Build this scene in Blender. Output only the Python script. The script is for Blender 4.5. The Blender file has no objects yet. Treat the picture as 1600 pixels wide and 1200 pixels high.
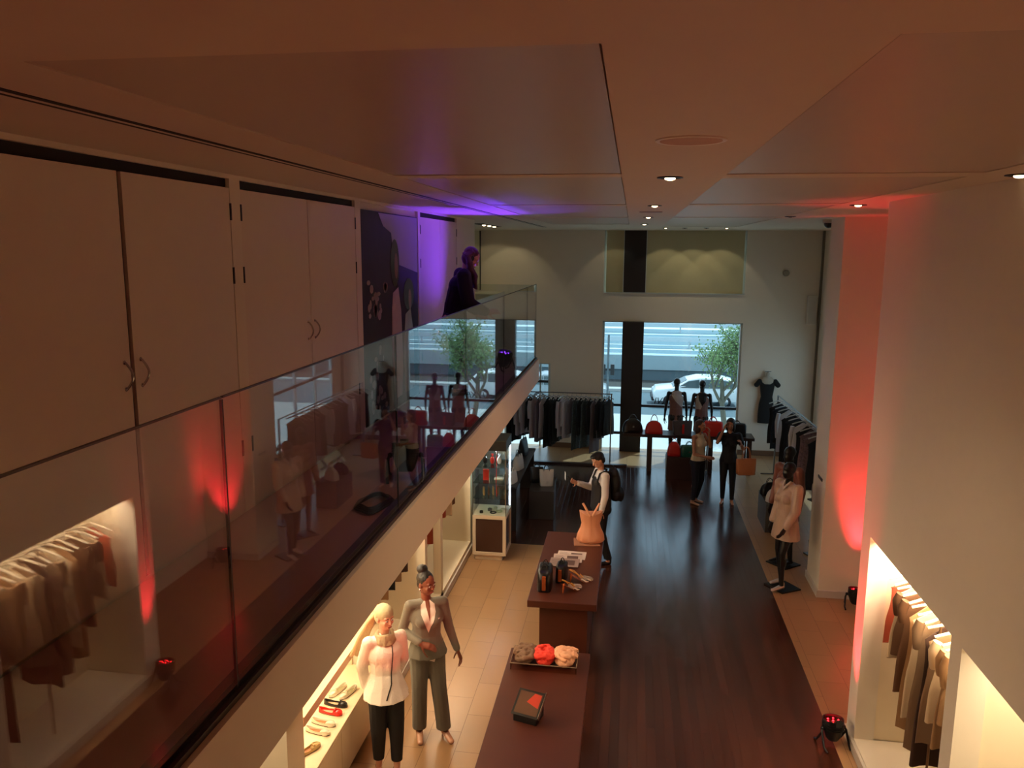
import bpy, bmesh, math, random
from mathutils import Vector, Matrix, noise
from mathutils.bvhtree import BVHTree
random.seed(7)
PI = math.pi
C = bpy.context.scene.collection
SC = bpy.context.scene

# ------------------------------------------------------------------ camera
cam_d = bpy.data.cameras.new('camera')
cam = bpy.data.objects.new('camera', cam_d)
C.objects.link(cam)
cam_d.sensor_width = 36.0
cam_d.lens = 36.0 * 1250.34 / 1600.0
cam_d.clip_start = 0.02
cam_d.clip_end = 300
_r = Vector((0.98900638, 0.14777584, 0.00535586))
_u = Vector((-0.02985462, 0.16406972, 0.98599687))
_f = Vector((-0.14482778, 0.97531709, -0.16667779))
m = Matrix.Identity(4)
for i in range(3):
    m[i][0], m[i][1], m[i][2] = _r[i], _u[i], -_f[i]
m.translation = Vector((0, 0, 4.75))
cam.matrix_world = m
SC.camera = cam

# ------------------------------------------------------------------ view + world + sun
SC.view_settings.view_transform = 'Standard'
SC.view_settings.look = 'None'
SC.view_settings.gamma = 1.0
SC.view_settings.use_curve_mapping = False
SC.view_settings.exposure = 0.45
world = bpy.data.worlds.new('world')
SC.world = world
world.use_nodes = True
_bg = world.node_tree.nodes['Background']
_bg.inputs['Color'].default_value = (0.56, 0.79, 1.0, 1)
_bg.inputs['Strength'].default_value = 1.4

def light(name, kind, loc, energy, color, rot=(0, 0, 0), size=0.1, size_y=None, spot=None, blend=0.5, target=None):
    d = bpy.data.lights.new(name, kind)
    d.energy = energy
    d.color = color
    if kind == 'AREA':
        d.size = size
        if size_y:
            d.shape = 'RECTANGLE'
            d.size_y = size_y
    elif kind == 'SPOT':
        d.shadow_soft_size = size
        d.spot_size = spot
        d.spot_blend = blend
    elif kind == 'SUN':
        d.angle = size
    else:
        d.shadow_soft_size = size
    o = bpy.data.objects.new(name, d)
    C.objects.link(o)
    o.location = loc
    if target is not None:
        v = Vector(target) - Vector(loc)
        o.rotation_euler = v.to_track_quat('-Z', 'Y').to_euler()
    else:
        o.rotation_euler = rot
    return o

light('sun', 'SUN', (0, 30, 20), 3.0, (0.70, 0.93, 1.0), size=0.01, target=(-0.6, 20.0, 0))
SC.objects['sun'].rotation_euler = (Vector((-0.35, -0.55, -1.05))).to_track_quat('-Z', 'Y').to_euler()

# ------------------------------------------------------------------ colours and materials
def lin(c):
    out = []
    for v in c:
        v = v / 255.0
        out.append(v / 12.92 if v <= 0.04045 else ((v + 0.055) / 1.055) ** 2.4)
    return out

_M = {}
def mat(name, rgb, rough=0.6, metal=0.0, noise_amt=0.06, noise_scale=8.0, bump=0.0, bump_scale=60.0, coat=0.0,
        sheen=0.0, emit=None, emit_s=0.0, spec=None, trans=0.0, alpha=None):
    if name in _M:
        return _M[name]
    m = bpy.data.materials.new(name)
    m.use_nodes = True
    nt = m.node_tree
    p = nt.nodes['Principled BSDF']
    c = lin(rgb)
    tc = nt.nodes.new('ShaderNodeTexCoord')
    if noise_amt > 0:
        n = nt.nodes.new('ShaderNodeTexNoise')
        n.inputs['Scale'].default_value = noise_scale
        n.inputs['Detail'].default_value = 4
        nt.links.new(tc.outputs['Object'], n.inputs['Vector'])
        mx = nt.nodes.new('ShaderNodeMix')
        mx.data_type = 'RGBA'
        mx.inputs[6].default_value = (*[v * (1 - noise_amt) for v in c], 1)
        mx.inputs[7].default_value = (*[min(1, v * (1 + noise_amt)) for v in c], 1)
        nt.links.new(n.outputs['Fac'], mx.inputs[0])
        nt.links.new(mx.outputs[2], p.inputs['Base Color'])
    else:
        p.inputs['Base Color'].default_value = (*c, 1)
    p.inputs['Roughness'].default_value = rough
    p.inputs['Metallic'].default_value = metal
    if coat:
        p.inputs['Coat Weight'].default_value = coat
        p.inputs['Coat Roughness'].default_value = 0.15
    if sheen:
        p.inputs['Sheen Weight'].default_value = sheen
    if spec is not None:
        p.inputs['Specular IOR Level'].default_value = spec
    if bump > 0:
        n2 = nt.nodes.new('ShaderNodeTexNoise')
        n2.inputs['Scale'].default_value = bump_scale
        nt.links.new(tc.outputs['Object'], n2.inputs['Vector'])
        b = nt.nodes.new('ShaderNodeBump')
        b.inputs['Strength'].default_value = bump
        b.inputs['Distance'].default_value = 0.01
        nt.links.new(n2.outputs['Fac'], b.inputs['Height'])
        nt.links.new(b.outputs['Normal'], p.inputs['Normal'])
    if emit:
        p.inputs['Emission Color'].default_value = (*lin(emit), 1)
        p.inputs['Emission Strength'].default_value = emit_s
    _M[name] = m
    return m

def glass_mat(name, tint=(235, 245, 245), ior=1.5, tstr=1.0):
    if name in _M:
        return _M[name]
    m = bpy.data.materials.new(name)
    m.use_nodes = True
    nt = m.node_tree
    for n in list(nt.nodes):
        nt.nodes.remove(n)
    out = nt.nodes.new('ShaderNodeOutputMaterial')
    tr = nt.nodes.new('ShaderNodeBsdfTransparent')
    tr.inputs['Color'].default_value = (*lin(tint), 1)
    gl = nt.nodes.new('ShaderNodeBsdfGlossy')
    gl.inputs['Roughness'].default_value = 0.0
    gl.inputs['Color'].default_value = (1, 1, 1, 1)
    fr = nt.nodes.new('ShaderNodeFresnel')
    fr.inputs['IOR'].default_value = ior
    geo = nt.nodes.new('ShaderNodeNewGeometry')
    ri = nt.nodes.new('ShaderNodeMapRange')
    ri.inputs['To Min'].default_value = ior
    ri.inputs['To Max'].default_value = 1.0 / ior
    nt.links.new(geo.outputs['Backfacing'], ri.inputs['Value'])
    nt.links.new(ri.outputs[0], fr.inputs['IOR'])
    mx = nt.nodes.new('ShaderNodeMixShader')
    nt.links.new(fr.outputs[0], mx.inputs[0])
    nt.links.new(tr.outputs[0], mx.inputs[1])
    nt.links.new(gl.outputs[0], mx.inputs[2])
    nt.links.new(mx.outputs[0], out.inputs['Surface'])
    _M[name] = m
    return m

def brick_mat(name, c1, c2, mortar, w, h, msize, rough, rot=0, noise_amt=0.1, stretch=1.0, bumpd=0.002, offset=0.5, rough_var=0.0, grain=0.0):
    m = bpy.data.materials.new(name)
    m.use_nodes = True
    nt = m.node_tree
    p = nt.nodes['Principled BSDF']
    tc = nt.nodes.new('ShaderNodeTexCoord')
    mp = nt.nodes.new('ShaderNodeMapping')
    mp.inputs['Rotation'].default_value = (0, 0, rot)
    nt.links.new(tc.outputs['Object'], mp.inputs['Vector'])
    b = nt.nodes.new('ShaderNodeTexBrick')
    b.offset = offset
    b.inputs['Scale'].default_value = 1
    b.inputs['Color1'].default_value = (*lin(c1), 1)
    b.inputs['Color2'].default_value = (*lin(c2), 1)
    b.inputs['Mortar'].default_value = (*lin(mortar), 1)
    b.inputs['Mortar Size'].default_value = msize
    b.inputs['Mortar Smooth'].default_value = 0.1
    b.inputs['Brick Width'].default_value = w
    b.inputs['Row Height'].default_value = h
    nt.links.new(mp.outputs[0], b.inputs['Vector'])
    n = nt.nodes.new('ShaderNodeTexNoise')
    mp2 = nt.nodes.new('ShaderNodeMapping')
    mp2.inputs['Scale'].default_value = (stretch, 1, 1)
    nt.links.new(mp.outputs[0], mp2.inputs['Vector'])
    n.inputs['Scale'].default_value = 6
    n.inputs['Detail'].default_value = 6
    nt.links.new(mp2.outputs[0], n.inputs['Vector'])
    mx = nt.nodes.new('ShaderNodeMix')
    mx.data_type = 'RGBA'
    mx.blend_type = 'MULTIPLY'
    mx.inputs[0].default_value = 1.0
    r = nt.nodes.new('ShaderNodeMapRange')
    r.inputs['To Min'].default_value = 1 - noise_amt
    r.inputs['To Max'].default_value = 1 + noise_amt
    nt.links.new(n.outputs['Fac'], r.inputs['Value'])
    nt.links.new(b.outputs['Color'], mx.inputs[6])
    nt.links.new(r.outputs[0], mx.inputs[7])
    nt.links.new(mx.outputs[2], p.inputs['Base Color'])
    p.inputs['Roughness'].default_value = rough
    if rough_var:
        r2 = nt.nodes.new('ShaderNodeMapRange')
        r2.inputs['To Min'].default_value = rough - rough_var
        r2.inputs['To Max'].default_value = rough + rough_var
        nt.links.new(n.outputs['Fac'], r2.inputs['Value'])
        nt.links.new(r2.outputs[0], p.inputs['Roughness'])
    bp = nt.nodes.new('ShaderNodeBump')
    bp.inputs['Strength'].default_value = 0.4
    bp.inputs['Distance'].default_value = bumpd
    inv = nt.nodes.new('ShaderNodeMath')
    inv.operation = 'SUBTRACT'
    inv.inputs[0].default_value = 1
    nt.links.new(b.outputs['Fac'], inv.inputs[1])
    nt.links.new(inv.outputs[0], bp.inputs['Height'])
    nt.links.new(bp.outputs['Normal'], p.inputs['Normal'])
    _M[name] = m
    return m

# ------------------------------------------------------------------ mesh builder
class MB:
    def __init__(s):
        s.v, s.f, s.T = [], [], Matrix.Identity(4)
    def add(s, vs, fs):
        o = len(s.v)
        s.v += [s.T @ Vector(v) for v in vs]
        s.f += [tuple(i + o for i in f) for f in fs]
        return s
    def box(s, x0, x1, y0, y1, z0, z1):
        return s.add([(x0,y0,z0),(x1,y0,z0),(x1,y1,z0),(x0,y1,z0),(x0,y0,z1),(x1,y0,z1),(x1,y1,z1),(x0,y1,z1)],
                     [(3,2,1,0),(4,5,6,7),(0,1,5,4),(1,2,6,5),(2,3,7,6),(3,0,4,7)])
    def rc(s, p0, p1, r0, r1=None, n=12, side=None, su=1.0, sw=1.0, caps=3, flat=False):
        """rounded cone, elliptical section: su along side vector, sw across"""
        if r1 is None: r1 = r0
        p0, p1 = Vector(p0), Vector(p1)
        d = p1 - p0
        L = d.length
        d = d / L if L > 1e-9 else Vector((0, 0, 1))
        sd = Vector(side) if side else (Vector((1, 0, 0)) if abs(d.x) < 0.9 else Vector((0, 1, 0)))
        u = (sd - d * sd.dot(d)).normalized()
        w = d.cross(u)
        rings = []
        if flat:
            rings = [(p0, r0), (p1, r1)]
        else:
            for k in range(caps, 0, -1):
                a = PI / 2 * k / (caps + 0.35)
                rings.append((p0 - d * (r0 * math.sin(a) * min(su, sw)), r0 * math.cos(a)))
            rings.append((p0, r0)); rings.append((p1, r1))
            for k in range(1, caps + 1):
                a = PI / 2 * k / (caps + 0.35)
                rings.append((p1 + d * (r1 * math.sin(a) * min(su, sw)), r1 * math.cos(a)))
        vs, fs = [], []
        for (c, r) in rings:
            for i in range(n):
                a = 2 * PI * i / n
                vs.append(c + u * (math.cos(a) * r * su) + w * (math.sin(a) * r * sw))
        for k in range(len(rings) - 1):
            for i in range(n):
                j = (i + 1) % n
                fs.append((k*n+i, k*n+j, (k+1)*n+j, (k+1)*n+i))
        fs.append(tuple(range(n - 1, -1, -1)))
        fs.append(tuple((len(rings) - 1) * n + i for i in range(n)))
        return s.add(vs, fs)
    def cyl(s, p0, p1, r0, r1=None, n=20):
        return s.rc(p0, p1, r0, r1, n=n, flat=True)
    def ell(s, c, r, n=16, m=10, R=None):
        c = Vector(c)
        vs, fs = [], []
        for k in range(m + 1):
            t = PI * k / m
            for i in range(n):
                a = 2 * PI * i / n
                p = Vector((math.sin(t) * math.cos(a) * r[0], math.sin(t) * math.sin(a) * r[1], -math.cos(t) * r[2]))
                if R: p = R @ p
                vs.append(c + p)
        for k in range(m):
            for i in range(n):
                j = (i + 1) % n
                fs.append((k*n+i, k*n+j, (k+1)*n+j, (k+1)*n+i))
        return s.add(vs, fs)
    def prism(s, pts, a0, a1, axis='z'):
        """polygon pts (2D) extruded along axis. axis z: (x,y); y: (x,z); x: (y,z)"""
        n = len(pts)
        def P(p, a):
            if axis == 'z': return (p[0], p[1], a)
            if axis == 'y': return (p[0], a, p[1])
            return (a, p[0], p[1])
        vs = [P(p, a0) for p in pts] + [P(p, a1) for p in pts]
        fs = [tuple(range(n - 1, -1, -1)), tuple(range(n, 2 * n))]
        for i in range(n):
            j = (i + 1) % n
            fs.append((i, j, n + j, n + i))
        return s.add(vs, fs)
    def tube(s, pts, r, n=8, closed=False):
        pts = [Vector(p) for p in pts]
        N = len(pts)
        vs, fs = [], []
        ref = None
        for k in range(N):
            if closed: d = pts[(k + 1) % N] - pts[k - 1]
            else: d = pts[min(k + 1, N - 1)] - pts[max(k - 1, 0)]
            if d.length < 1e-9: d = Vector((0, 0, 1))
            d.normalize()
            if ref is None:
                ref = d.orthogonal().normalized()
            u = (ref - d * ref.dot(d))
            if u.length < 1e-6: u = d.orthogonal()
            u.normalize(); ref = u
            w = d.cross(u)
            rr = r[k] if isinstance(r, (list, tuple)) else r
            for i in range(n):
                a = 2 * PI * i / n
                vs.append(pts[k] + u * math.cos(a) * rr + w * math.sin(a) * rr)
        M_ = N if closed else N - 1
        for k in range(M_):
            k2 = (k + 1) % N
            for i in range(n):
                j = (i + 1) % n
                fs.append((k*n+i, k*n+j, k2*n+j, k2*n+i))
        if not closed:
            fs.append(tuple(range(n - 1, -1, -1)))
            fs.append(tuple((N - 1) * n + i for i in range(n)))
        return s.add(vs, fs)
    def loft(s, rings, cap=True):
        n = len(rings[0])
        vs = [p for r in rings for p in r]
        fs = []
        for k in range(len(rings) - 1):
            for i in range(n):
                j = (i + 1) % n
                fs.append((k*n+i, k*n+j, (k+1)*n+j, (k+1)*n+i))
        if cap:
            fs.append(tuple(range(n - 1, -1, -1)))
            fs.append(tuple((len(rings) - 1) * n + i for i in range(n)))
        return s.add(vs, fs)
    def lathe(s, prof, c=(0, 0, 0), n=24):
        rings = [[(c[0] + r * math.cos(2*PI*i/n), c[1] + r * math.sin(2*PI*i/n), c[2] + z) for i in range(n)] for r, z in prof]
        return s.loft(rings)
    def mesh(s, name):
        me = bpy.data.meshes.new(name)
        me.from_pydata([tuple(v) for v in s.v], [], s.f)
        bm = bmesh.new(); bm.from_mesh(me)
        bmesh.ops.recalc_face_normals(bm, faces=bm.faces)
        bm.to_mesh(me); bm.free()
        return me

def shade(me, ang=40):
    for p in me.polygons: p.use_smooth = True
    try: me.set_sharp_from_angle(angle=math.radians(ang))
    except Exception: pass

def mk(name, mb, material, parent=None, smooth=True, bevel=0.0, seg=2, ang=40):
    me = mb.mesh(name) if isinstance(mb, MB) else mb
    if bevel > 0:
        bm = bmesh.new(); bm.from_mesh(me)
        es = [e for e in bm.edges if len(e.link_faces) == 2 and e.calc_face_angle(0) > math.radians(35)]
        try: bmesh.ops.bevel(bm, geom=es, offset=bevel, segments=seg, profile=0.5, affect='EDGES', clamp_overlap=True)
        except Exception: pass
        bm.to_mesh(me); bm.free()
    if smooth: shade(me, ang)
    me.materials.clear()
    me.materials.append(material)
    o = bpy.data.objects.new(name, me)
    C.objects.link(o)
    if parent: o.parent = parent
    return o

def remesh(mb, vox, smooth=2, wr=0.0, wscale=9.0, seed=0.0, wfn=None):
    """fuse overlapping closed shapes of mb into one continuous surface"""
    me = mb.mesh('tmp')
    o = bpy.data.objects.new('tmp', me)
    C.objects.link(o)
    md = o.modifiers.new('r', 'REMESH'); md.mode = 'VOXEL'; md.voxel_size = vox
    if smooth:
        ms = o.modifiers.new('s', 'SMOOTH'); ms.factor = 0.5; ms.iterations = smooth
    dg = bpy.context.evaluated_depsgraph_get()
    ev = o.evaluated_get(dg)
    out = bpy.data.meshes.new_from_object(ev)
    bpy.data.objects.remove(o); bpy.data.meshes.remove(me)
    if wr > 0:
        ns = [v.normal.copy() for v in out.vertices]
        for v, n in zip(out.vertices, ns):
            p = v.co * wscale
            q = Vector((p.x, p.y, p.z * 0.45 + seed))
            k = noise.noise(q) * 0.65 + noise.noise(q * 2.3) * 0.35
            if wfn: k *= wfn(v.co)
            v.co = v.co + n * (k * wr)
    return out

def top(name, label, cat, loc=(0, 0, 0), rz=0.0, group=None, kind=None):
    o = bpy.data.objects.new(name, None)
    C.objects.link(o)
    o.empty_display_size = 0.1
    o.location = loc
    o.rotation_euler = (0, 0, rz)
    return tag(o, label, cat, group, kind)

def tag(o, label=None, cat=None, group=None, kind=None):
    if label: o['label'] = label
    if cat: o['category'] = cat
    if group: o['group'] = group
    if kind: o['kind'] = kind
    return o

def struct(name, mb, material, parent=None, bevel=0.0, label=None):
    o = mk(name, mb, material, parent, smooth=False, bevel=bevel)
    if parent is None:
        o['kind'] = 'structure'
        if label: o['label'] = label
    return o

def dup(root, loc, rz=None, label=None, group=None, cat=None):
    r = root.copy(); C.objects.link(r); r.location = loc
    if rz is not None: r.rotation_euler = (0, 0, rz)
    if label: r['label'] = label
    if group: r['group'] = group
    if cat: r['category'] = cat
    for ch in list(root.children):
        c = ch.copy(); C.objects.link(c); c.parent = r
        for g in ch.children:
            d = g.copy(); C.objects.link(d); d.parent = c
    return r

def patch(target_me, poly, axis='y', sgn=-1, off=0.004, thick=0.003, cuts=3, T=None):
    """polygon in the plane across `axis`, laid onto target_me from outside, as a thin skin"""
    bvh = BVHTree.FromPolygons([v.co for v in target_me.vertices], [tuple(p.vertices) for p in target_me.polygons])
    bm = bmesh.new()
    vs = [bm.verts.new((p[0], 0, p[1]) if axis == 'y' else ((0, p[0], p[1]) if axis == 'x' else (p[0], p[1], 0))) for p in poly]
    f = bm.faces.new(vs)
    bmesh.ops.triangulate(bm, faces=[f])
    for _ in range(cuts):
        bmesh.ops.subdivide_edges(bm, edges=bm.edges[:], cuts=1, use_grid_fill=True)
    bmesh.ops.remove_doubles(bm, verts=bm.verts[:], dist=1e-5)
    ax = {'x': 0, 'y': 1, 'z': 2}[axis]
    last = None
    outv = {}
    miss = []
    for v in bm.verts:
        o = Vector(v.co); o[ax] = -sgn * 5.0
        d = Vector((0, 0, 0)); d[ax] = sgn
        hit, nrm, idx, dist = bvh.ray_cast(o, d)
        if hit is None: miss.append(v); continue
        outv[v.index] = None
        v.co = hit + (-d) * off
    if miss:
        bmesh.ops.delete(bm, geom=miss, context='VERTS')
    bmesh.ops.recalc_face_normals(bm, faces=bm.faces)
    # thicken away from the target
    geom = bm.faces[:]
    ret = bmesh.ops.extrude_face_region(bm, geom=geom)
    d = Vector((0, 0, 0)); d[ax] = -sgn
    for e in ret['geom']:
        if isinstance(e, bmesh.types.BMVert): e.co += d * thick
    bmesh.ops.recalc_face_normals(bm, faces=bm.faces)
    me = bpy.data.meshes.new('patch')
    bm.to_mesh(me); bm.free()
    return me
# ------------------------------------------------------------------ materials of the place
M_wall = mat('wall_paint', (232, 222, 205), 0.55, noise_amt=0.02, bump=0.05, bump_scale=90)
M_ceil = mat('ceiling_paint', (226, 212, 192), 0.6, noise_amt=0.02)
M_ceilp = mat('ceiling_satin_panel', (200, 184, 166), 0.36, noise_amt=0.02)
M_cup = mat('cupboard_lacquer', (228, 214, 196), 0.4, noise_amt=0.02)
M_dark = mat('dark_gap', (14, 11, 10), 0.7)
M_niche = mat('niche_cream', (238, 224, 196), 0.55, noise_amt=0.02)
M_wood = brick_mat('dark_plank_floor', (74, 38, 26), (58, 30, 20), (24, 13, 9), 1.5, 0.09, 0.0012, 0.20, rot=PI/2, noise_amt=0.45, stretch=0.15, rough_var=0.08)
M_tile = brick_mat('limestone_tile', (168, 130, 92), (158, 121, 85), (118, 86, 58), 0.62, 0.31, 0.003, 0.30, rot=PI/2, noise_amt=0.04, rough_var=0.02)
M_base = mat('baseboard_paint', (205, 196, 186), 0.35, noise_amt=0.02)
M_blk = mat('black_plastic', (16, 16, 18), 0.35)
M_blkm = mat('black_metal', (22, 22, 24), 0.4, metal=0.3)
M_chrome = mat('brushed_chrome', (190, 190, 190), 0.22, metal=1.0, noise_amt=0.02)
M_steel = mat('rail_steel', (120, 118, 116), 0.35, metal=0.9, noise_amt=0.03)
M_frame = mat('window_frame_light', (196, 205, 205), 0.4, noise_amt=0.02)
M_frameD = mat('window_frame_dark', (40, 42, 46), 0.4)
M_glass = glass_mat('clear_glass', (240, 246, 246), 1.45)
M_guard = glass_mat('guard_glass', (242, 240, 240), 1.5)
M_blind = mat('roller_blind_fabric', (196, 188, 150), 0.9, noise_amt=0.03)
M_walnut = mat('walnut_veneer', (78, 38, 26), 0.35, noise_amt=0.18, noise_scale=5)
M_darkw = mat('dark_wood', (58, 40, 34), 0.35, noise_amt=0.15, noise_scale=5)
ZC = 5.18

# ------------------------------------------------------------------ floor
M_wood.node_tree.nodes['Principled BSDF'].inputs['Specular IOR Level'].default_value = 0.8
struct('floor', MB().box(-0.72, 2.08, -3, 12.33, -0.1, 0).box(-3.0, 2.08, 12.33, 17.32, -0.1, 0), M_wood)
struct('floor', MB().box(-3.4, -0.72, -3, 12.33, -0.1, 0), M_tile)
struct('floor', MB().box(2.08, 4.4, -3, 17.32, -0.1, 0).box(-3.0, 4.4, 17.32, 19.1, -0.1, 0), M_tile)
struct('floor_mezzanine', MB().box(-2.4, -1.46, -3, 12.26, 3.0, 3.08), mat('mezzanine_floor', (176, 128, 116), 0.3, noise_amt=0.05))

# ------------------------------------------------------------------ ceiling with satin inset panels
def ceiling():
    b = MB().box(-3.9, 4.4, -3, 19.1, ZC + 0.02, ZC + 0.12)
    holes = [(-1.44, -0.08, 1.8, 4.82), (-1.44, -0.08, 5.02, 8.1), (-1.44, -0.08, 8.3, 11.2), (-1.44, -0.08, 11.4, 14.3),
             (0.52, 1.92, 1.8, 4.9), (0.52, 1.86, 5.15, 8.05), (0.52, 1.82, 8.25, 11.2), (0.52, 1.8, 11.4, 15.9)]
    # cover strips between panels
    slots = [(-1.83, -1.735)]
    xs = [-3.9, -1.83, -1.735, -1.44, -0.08, 0.52, 1.92, 4.4]
    def solid(x0, x1, y0, y1): b.box(x0, x1, y0, y1, ZC, ZC + 0.02)
    solid(-3.9, -1.44, -3, 19.1)
    solid(-0.08, 0.52, -3, 19.1); solid(1.92, 4.4, -3, 19.1)
    for a, c in ((-3, 1.8), (4.82, 5.02), (8.1, 8.3), (11.2, 11.4), (14.3, 19.1)): solid(-1.44, -0.08, a, c)
    for a, c in ((-3, 1.8), (4.9, 5.15), (8.05, 8.25), (11.2, 11.4), (15.9, 19.1)): solid(0.52, 1.92, a, c)
    struct('ceiling', b, M_ceil)
    for (x0, x1, y0, y1) in holes:
        x1 = 1.92 if x0 > 0 else x1
        struct('ceiling', MB().box(x0 + 0.006, x1 - 0.006, y0 + 0.006, y1 - 0.006, ZC + 0.004, ZC + 0.014), M_ceilp)
ceiling()
sl = top('linear_air_slot', 'long narrow double black air slot running along the ceiling above the glass guard', 'air vent', (-1.77, 8, ZC))
mk('slot_channel', MB().box(-0.04, 0.035, -10.5, 8.3, -0.002, 0.0), M_dark, sl, smooth=False)
mk('divider_bar', MB().box(-0.010, 0.006, -10.5, 8.3, -0.004, -0.002), M_ceil, sl, smooth=False)

# ------------------------------------------------------------------ walls
struct('wall_left', MB().box(-3.15, -3.03, -3, 12.3, 0, 2.71).box(-2.44, -2.40, 6.82, 6.96, 3.08, 5.155).box(-3.1, -2.43, -3, 12.2, 3.0, ZC)
       .box(-2.44, -2.40, 8.9, 9.0, 3.08, 5.155).box(-2.44, -2.40, 10.92, 12.2, 3.08, 5.155).box(-2.44, -2.40, -3, 12.2, 5.155, ZC)
       .box(-2.44, -2.40, 4.61, 4.74, 3.08, 5.155).box(-2.44, -2.40, 2.36, 2.5, 3.08, 5.155).box(-2.44, -2.40, -3, 0.1, 3.08, 5.155), M_wall)
# lower left wall with lit niches
L = MB()
L.box(-2.52, -2.42, 9.9, 10.02, 0, 2.5)
L.box(-3.03, -2.42, 11.9, 12.3, 0, 2.71)
L.box(-3.03, -2.42, -3, 12.3, 2.5, 2.71)
L.box(-3.03, -2.42, -3, 4.9, 0, 0.12)
L.box(-3.03, -2.42, 7.35, 11.9, 0, 0.16)
L.box(-3.03, -2.42, 7.25, 7.35, 0, 2.5)
L.box(-3.03, -2.42, 9.1, 9.2, 0, 2.5)
L.box(-3.03, -2.42, 5.08, 5.38, 0, 2.5)
struct('wall_left_lower', L, M_niche)
struct('baseboard_left', MB().box(-2.42, -2.395, 7.3, 12.3, 0, 0.1), M_base)
# bench niche (shoes)
struct('wall_mezzanine_fascia', MB().box(-1.52, -1.40, -3, 12.3, 2.72, 3.06).box(-2.44, -1.52, -3, 12.3, 2.72, 3.0).box(-2.4, -1.52, 12.26, 12.3, 3.0, 3.06), mat('fascia_paint', (226, 208, 186), 0.5, noise_amt=0.02))
# right wall with niches
Rw = MB()
Rw.box(2.24, 2.42, 7.44, 7.70, 0, ZC)
Rw.box(2.24, 2.42, -3, 7.44, 2.15, ZC)
Rw.box(2.24, 2.42, 5.34, 5.52, 0, 2.15)
Rw.box(2.24, 2.42, -3, 2.9, 0, 2.15)
Rw.box(2.24, 3.0, 2.9, 7.44, 0, 0.12)
Rw.box(2.42, 3.6, 7.55, 7.70, 0, ZC)
struct('wall_right', Rw, M_wall)
struct('wall_right_niche', MB().box(2.95, 3.05, -3, 7.55, 0, 2.3).box(2.42, 2.95, 2.8, 7.55, 2.2, 2.3).box(2.42, 2.95, 5.36, 5.5, 0.12, 2.2)
       .box(2.42, 2.95, 7.45, 7.55, 0.12, 2.2).box(2.42, 2.95, 2.8, 2.9, 0.12, 2.2), M_niche)
struct('wall_right_recess', MB().box(3.5, 3.6, 7.70, 11.0, 0, ZC).box(2.68, 4.3, 11.0, 11.72, 0, ZC), M_wall)
struct('wall_right_far', MB().box(4.2, 4.3, 11.72, 15.0, 0, ZC).box(4.2, 4.3, 18.3, 19.1, 0, ZC).box(4.2, 4.3, 15.0, 18.3, 0, .55).box(4.2, 4.3, 15.0, 18.3, 2.75, ZC), M_wall)
struct('baseboard_right', MB().box(2.655, 2.68, 11.0, 11.72, 0, 0.1).box(2.655, 3.5, 10.975, 11.0, 0, 0.1).box(2.215, 2.24, -3, 7.70, 0, 0.1)
       .box(2.215, 2.3, 7.70, 7.725, 0, 0.1), M_base)
struct('trim_1', MB().box(4.16, 4.2, 18.82, 18.9, 0.6, ZC), mat('trim_taupe', (120, 108, 92), .5))
# end wall with openings
E_ = MB()
Y0, Y1 = 18.9, 19.1
E_.box(-3.7, -3.1, Y0, Y1, 0, ZC)
E_.box(-3.1, -1.88, Y0, Y1, 2.05, ZC)
E_.box(-1.88, -0.66, Y0, Y1, 0, ZC)
E_.box(-0.66, 2.54, Y0, Y1, 3.09, 3.76)
E_.box(2.54, 4.3, Y0, Y1, 0, ZC)
struct('wall_end', E_, M_wall)
struct('wall_left_far', MB().box(-3.6, -3.0, 12.3, 18.9, 0, 3.75).box(-3.75, -3.6, 12.2, 18.9, 0, ZC).box(-3.6, -3.0, 12.2, 12.3, 0, ZC), M_wall)
struct('wall_back', MB().box(-3.2, 4.4, -3.1, -3.0, -0.1, ZC + 0.1), M_wall)
struct('trim_2', MB().box(-3.03, 0.0, 17.32, 17.42, 0, 0.045), M_darkw)
struct('baseboard_end', MB().box(2.56, 4.2, 18.87, 18.9, 0, 0.12).box(-1.88, -0.7, 18.87, 18.9, 0, 0.12), mat('baseboard_wood', (120, 88, 66), 0.5))

# ------------------------------------------------------------------ windows
def window(name, x0, x1, z0, z1, label, bars=(), blind=False, mull=()):
    w = top(name, label, 'window', ((x0 + x1) / 2, 18.98, z0), kind='structure')
    hw = (x1 - x0) / 2; h = z1 - z0
    f = MB()
    f.box(-hw, -hw + 0.05, -0.04, 0.04, 0, h).box(hw - 0.05, hw, -0.04, 0.04, 0, h)
    f.box(-hw, hw, -0.04, 0.04, h - 0.03, h)
    mk('window_frame', f, M_frame, w, smooth=False, bevel=0.004)
    for b in bars:
        mk('transom', MB().box(-hw + 0.05, hw - 0.05, -0.035, 0.035, b - 0.03, b + 0.03), M_frameD, w, smooth=False)
    for b in mull:
        mk('mullion', MB().box(b - 0.02, b + 0.02, -0.03, 0.03, 0, h), M_frame, w, smooth=False)
    mk('window_pane', MB().box(-hw + 0.05, hw - 0.05, 0.0, 0.012, 0, h), M_glass, w, smooth=False)
    if blind:
        mk('roller_blind', MB().box(-hw + 0.05, hw - 0.05, -0.062, -0.058, 0, h), M_blind, w, smooth=False, )
    return w
w1 = window('window_1', -0.66, 2.54, 0.0, 3.09, 'tall clear shop window onto the street', bars=(0.4, 1.08), mull=())
w2 = window('window_2', -0.66, 2.54, 3.76, ZC, 'upper window covered by a yellowish roller blind', blind=True)
w3 = window('window_3', -3.0, -1.88, 0.0, 2.05, 'narrow lower window behind the left clothes rack', bars=(1.6, 1.1), mull=(0.32,))
w5 = window('window_5', -1.65, 1.65, 0.55, 2.75, 'side window in the far right wall, seen only as a reflection in the guard glass', bars=(0.1, 1.25), mull=(-.6, .5))
w5.location = (4.25, 16.65, .55); w5.rotation_euler = (0, 0, -PI/2)
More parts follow.
